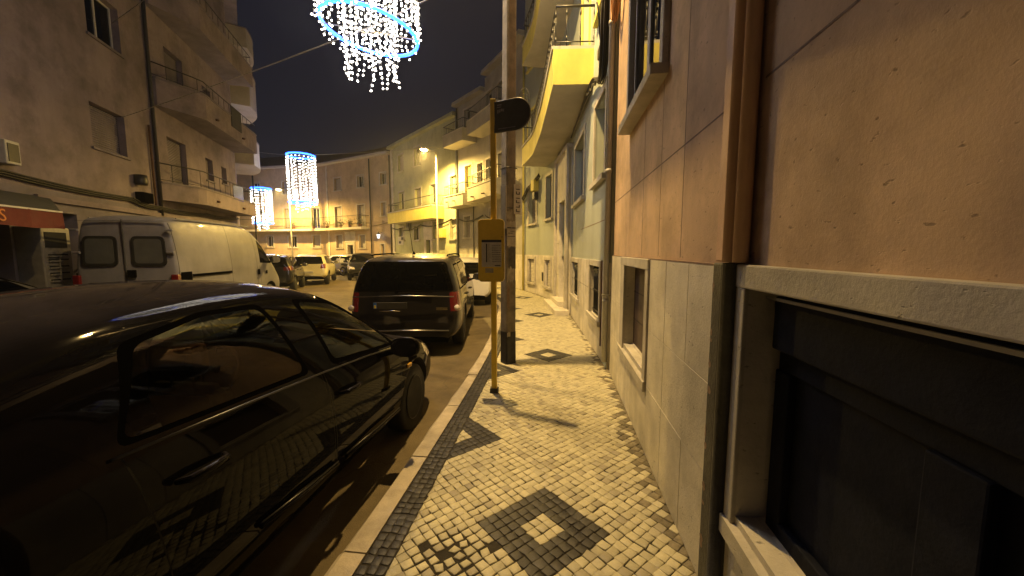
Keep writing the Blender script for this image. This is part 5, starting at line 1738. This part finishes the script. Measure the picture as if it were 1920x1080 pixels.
hatch_car("parked_car", "white hatchback with red tail lights half hidden by the bus stop panel", "car", (-1.46, 11.5, ROADZ), -5, "paint_white", 4.0, 1.74, 1.50, sub=3)
hatch_car("parked_car", "grey silver car at the far left edge, only its roof and windscreen pillar showing", "car", (-7.32, 2.85, ROADZ), -9, "paint_silver", 4.2, 1.76, 1.47, glass="glass_car", inner=True)
hatch_car("parked_car", "dark car with reflecting rear window just beyond the white van", "car", (-9.45, 14.6, ROADZ), -22, "paint_black", 4.1, 1.78, 1.60, suv=True)
hatch_car("parked_car", "small cream off-roader with dark lamps parked beyond the dark car", "car", (-10.05, 18.6, ROADZ), -18, "paint_cream", 4.1, 1.78, 1.58, suv=True,
          tail=[('yz', [(.56, .84), (.80, .84), (.78, 1.08), (.60, 1.04)], .6)])
hatch_car("parked_car", "white estate car parked side on before the peach building", "car", (-16.8, 30.3, ROADZ), 119, "paint_white", 4.5, 1.78, 1.46)
hatch_car("parked_car", "second white car half hidden behind the motorcycle, far end of the street", "car", (-13.2, 28.1, ROADZ), 119, "paint_white", 4.3, 1.76, 1.48)
hatch_car("parked_car", "dark off-roader with pale bonnet glints right of the motorcycle", "car", (-9.9, 25.3, ROADZ), 160, "paint_black", 3.8, 1.7, 1.6, suv=True)
hatch_car("parked_car", "dark low car whose roof shows just left of the people carrier", "car", (-6.3, 20.9, ROADZ), 140, "paint_black", 4.2, 1.76, 1.50)

# -- white van
S = [(.00, .44, .86, 1.30, .88, 2.30, .74, .04, .02), (.03, .40, .92, 1.32, .925, 2.38, .78, .05, .02), (.16, .38, .96, 1.32, .955, 2.42, .81, .05, .01), (1.0, .36, .97, 1.32, .962, 2.44, .82, .06), (2.2, .36, .97, 1.32, .962, 2.44, .82, .06), (3.0, .36, .97, 1.32, .962, 2.42, .82, .06),
     (3.45, .36, .97, 1.30, .962, 2.28, .81, .05), (3.9, .36, .97, 1.27, .96, 1.95, .83, .05), (4.3, .36, .97, 1.22, .95, 1.45, .86, .05), (4.55, .36, .96, 1.10, .90, 1.18, .80, .05), (4.85, .36, .90, .92, .80, .97, .66, .04), (5.0, .42, .76, .72, .64, .76, .5, .02)]
def van_extra(t, T, f, body):
    for sd in (-1, 1):
        m = MB(f)
        q = rpoly([(.13 * sd, 1.40), (.77 * sd, 1.40), (.735 * sd, 2.02), (.13 * sd, 2.02)], .11, 6)
        for k in range(len(q)):
            a, b = q[k], q[(k + 1) % len(q)]
        lean = lambda z: .02 * (z - .4) - .012
        def plate_x(poly, d, mt):
            A = [m.P((lean(z) - d, y, z)) for y, z in poly]; B = [m.P((lean(z) + .05, y, z)) for y, z in poly]
            m.idf(A, mt)
            for k in range(len(A)): m.idf((A[k], A[(k + 1) % len(A)], B[(k + 1) % len(A)], B[k]), mt)
        plate_x(q, .010, "rubber"); w = m.build("rear_window", t)
        m = MB(f)
        q2 = rpoly([(.185 * sd, 1.455), (.715 * sd, 1.455), (.69 * sd, 1.965), (.185 * sd, 1.965)], .08, 6)
        plate_x(q2, .013, "glass_van"); m.build("pane", w)
        m = MB(f)
        for z in (.70, 1.66, 2.12): m.bbox(-.02, .03, sd * .86 - .07, sd * .86 + .07, z, z + .045, "paint_van", .01)
        m.build("door_hinge", t)
        m = MB(f)
        m.bbox(-.025, .10, sd * .90 - .065, sd * .90 + .065, .72, 1.22, "lens_red" , .02); m.build("tail_light", t)
    m = MB(f); m.box(-.004, .02, -.003, .003, .55, 2.36, "grey_fabric"); m.box(-.004, .02, -.82, .82, 2.33, 2.334, "grey_fabric"); m.build("door_gap", t)
    m = MB(f); m.bbox(-.035, .0, -.20, -.04, 1.16, 1.32, "trim_black", .01); m.build("door_handle", t)
    m = MB(f); m.bbox(-.045, .01, .10, .66, .92, 1.06, "trim_black", .015); m.bbox(-.05, -.04, .14, .62, .925, 1.02, "plate_white", .003); m.build("number_plate", t)
    m = MB(f); m.bbox(-.12, .15, -.95, .95, .42, .60, "trim_black", .04); m.build("rear_bumper", t)
    # flank: panel seams, sliding rail, dark tail patch, handle
    m = MB(f)
    for sd in (-1, 1):
        Y = sd * .972
        m.box(.10, .42, Y - .01 * sd, Y + .006 * sd, .78, 1.26, "trim_black")
        m.box(.42, 1.95, Y - .01, Y + .012 * sd, 1.14, 1.20, "trim_black")
        m.box(3.25, 3.37, Y - .01, Y + .016 * sd, 1.02, 1.18, "trim_black")
        m.box(3.72, 3.82, Y - .01, Y + .014 * sd, 1.02, 1.12, "trim_black")
    m.build("side_fitting", t)
    m = MB(f)
    for sd in (-1, 1): m.box(.3, 3.2, sd * .815 - .012, sd * .815 + .012, 2.40, 2.425, "paint_van")
    m.build("roof_gutter", t)
    for sd in (-1, 1):
        mirror_part(t, T, 3.95, sd * .96, 1.42, sd, "trim_black", 1.5, .10)
sl = [strip(2.0, 1.30, 2.0, .45, .012), strip(3.28, 1.30, 3.28, .45, .012), strip(.11, 1.30, .11, .5, .012), strip(3.42, 1.28, 3.5, .45, .010),
      strip(2.0, 2.36, 2.0, 1.30, .012), strip(3.28, 2.30, 3.28, 1.30, .010), strip(.11, 2.3, .11, 1.30, .012)]
make_car("white_van", "dirty white high-roof van with two square rear windows", "van", (-8.02, 7.86, ROADZ), -8.5, S, "paint_van",
         [([(3.46, 1.36), (4.22, 1.32), (3.86, 1.85), (3.52, 2.05)], [(3.50, 1.39), (4.12, 1.36), (3.82, 1.82), (3.55, 2.0)])],
         head=[('yz', [(.45, .74), (.9, .76), (.9, .98), (.5, .92)], 4.3)],
         wind=([(-.84, 1.36), (.84, 1.36), (.74, 2.15), (-.74, 2.15)], [(-.8, 1.39), (.8, 1.39), (.71, 2.12), (-.71, 2.12)], 3.5),
         wheels=(.95, 4.05), r=.335, arch=.42, seams=sl, glass="glass_privacy", inner=False, extra=van_extra, rim="trim_black", sidefilt=.2)

# -- motorcycle far down the street
def motorcycle(loc, az, label):
    t = thing("motorcycle", label, "motorcycle", loc, az); T = XF[t]
    f = lambda p: tuple(T @ Vector(p))
    for x in (.0, 1.38):
        m = MB(f); m.tube([(x + .27 * cos(2 * pi * k / 28), 0, .31 + .27 * sin(2 * pi * k / 28)) for k in range(28)], .055, "rubber", 8, closed=True); w = m.build("wheel", t)
        m = MB(f); m.tube([(x + .21 * cos(2 * pi * k / 24), 0, .31 + .21 * sin(2 * pi * k / 24)) for k in range(24)], .02, "alloy", 6, closed=True)
        for k in range(6): m.tube([(x, 0, .31), (x + .2 * cos(pi * k / 3), 0, .31 + .2 * sin(pi * k / 3))], .014, "alloy", 5)
        m.build("rim", w)
    m = MB(f); m.tube([(.0, .09, .31), (.55, .10, .42), (.95, .06, .78), (1.15, 0, .95)], .03, "dark_iron", 8); m.tube([(.0, -.09, .31), (.55, -.10, .42), (.95, -.06, .78), (1.15, 0, .95)], .03, "dark_iron", 8)
    m.tube([(.1, 0, .72), (.9, 0, .78)], .04, "dark_iron", 8); m.build("frame", t)
    m = MB(f)
    for s in (-.07, .07): m.tube([(1.38, s, .31), (1.20, s, .72), (1.10, s * .8, 1.0)], .024, "chrome", 8)
    m.build("fork", t)
    m = MB(f); m.bbox(.40, .86, -.17, .17, .25, .62, "dark_iron", .06); m.build("engine", t)
    m = MB(f); m.bbox(.62, 1.06, -.16, .16, .74, .98, "paint_white", .09); m.build("fuel_tank", t)
    m = MB(f); m.bbox(-.05, .66, -.14, .14, .72, .84, "seat_cloth", .05); m.build("seat", t)
    m = MB(f); m.bbox(-.42, -.02, -.22, .22, .86, 1.18, "paint_white", .06); m.build("top_box", t)
    m = MB(f); m.tube([(.98, -.36, 1.06), (1.08, -.2, 1.10), (1.10, 0, 1.06), (1.08, .2, 1.10), (.98, .36, 1.06)], .016, "chrome", 8); m.build("handlebar", t)
    m = MB(f); m.bbox(1.10, 1.24, -.12, .12, .84, 1.04, "lens_clear", .05); m.build("headlight", t)
    m = MB(f); m.face([(1.16, -.17, 1.02), (1.16, .17, 1.02), (1.02, .13, 1.38), (1.02, -.13, 1.38)], "paint_white"); m.face([(1.165, -.17, 1.02), (1.165, .17, 1.02), (1.025, .13, 1.38), (1.025, -.13, 1.38)], "paint_white"); m.build("windshield", t, fix=False)
    m = MB(f); m.tube([(.3, -.17, .30), (.0, -.2, .34), (-.3, -.2, .42)], [.03, .05, .055], "chrome", 10); m.build("exhaust", t)
    m = MB(f)
    for s in (-1, 1):
        m.tube([(1.05, s * .26, 1.08), (1.05, s * .32, 1.24)], .007, "trim_black", 5); m.bbox(1.03, 1.06, s * .34 - .07, s * .34 + .07, 1.22, 1.32, "trim_black", .012)
    m.build("wing_mirror", t)
motorcycle((-11.6, 26.0, ROADZ), 118, "motorcycle with white top box parked between the far cars")

# dark disc added for the shadowed round notch in the kerb's outer edge
m = MB()
c = on_path(4.44, WID + .10)
m.lathe([(.045, 0), (.045, .004), (.03, .008)], (*c, .0005), (0, 0, 1), "black_iron", 14)
setp(m.build("notch_disc"), "small round dark disc standing for a shaded notch in the kerb stone", "kerb notch")

# ------------------------------------------------------------------ thin air volume added to stand in for lens bloom round the lamps
hm = bpy.data.materials.new("bloom_haze"); hm.use_nodes = True
n = hm.node_tree
n.nodes.remove(n.nodes["Principled BSDF"])
pv = n.nodes.new("ShaderNodeVolumePrincipled")
pv.inputs["Density"].default_value = .0018
pv.inputs["Color"].default_value = (.85, .86, .88, 1)
pv.inputs["Anisotropy"].default_value = .70
n.links.new(pv.outputs[0], n.nodes["Material Output"].inputs["Volume"])
MATS["bloom_haze"] = hm
m = MB(); m.box(-70, 40, -30, 70, -1.2, 16, "bloom_haze")
m.build("haze", kind="stuff")
SC.cycles.volume_bounces = 0
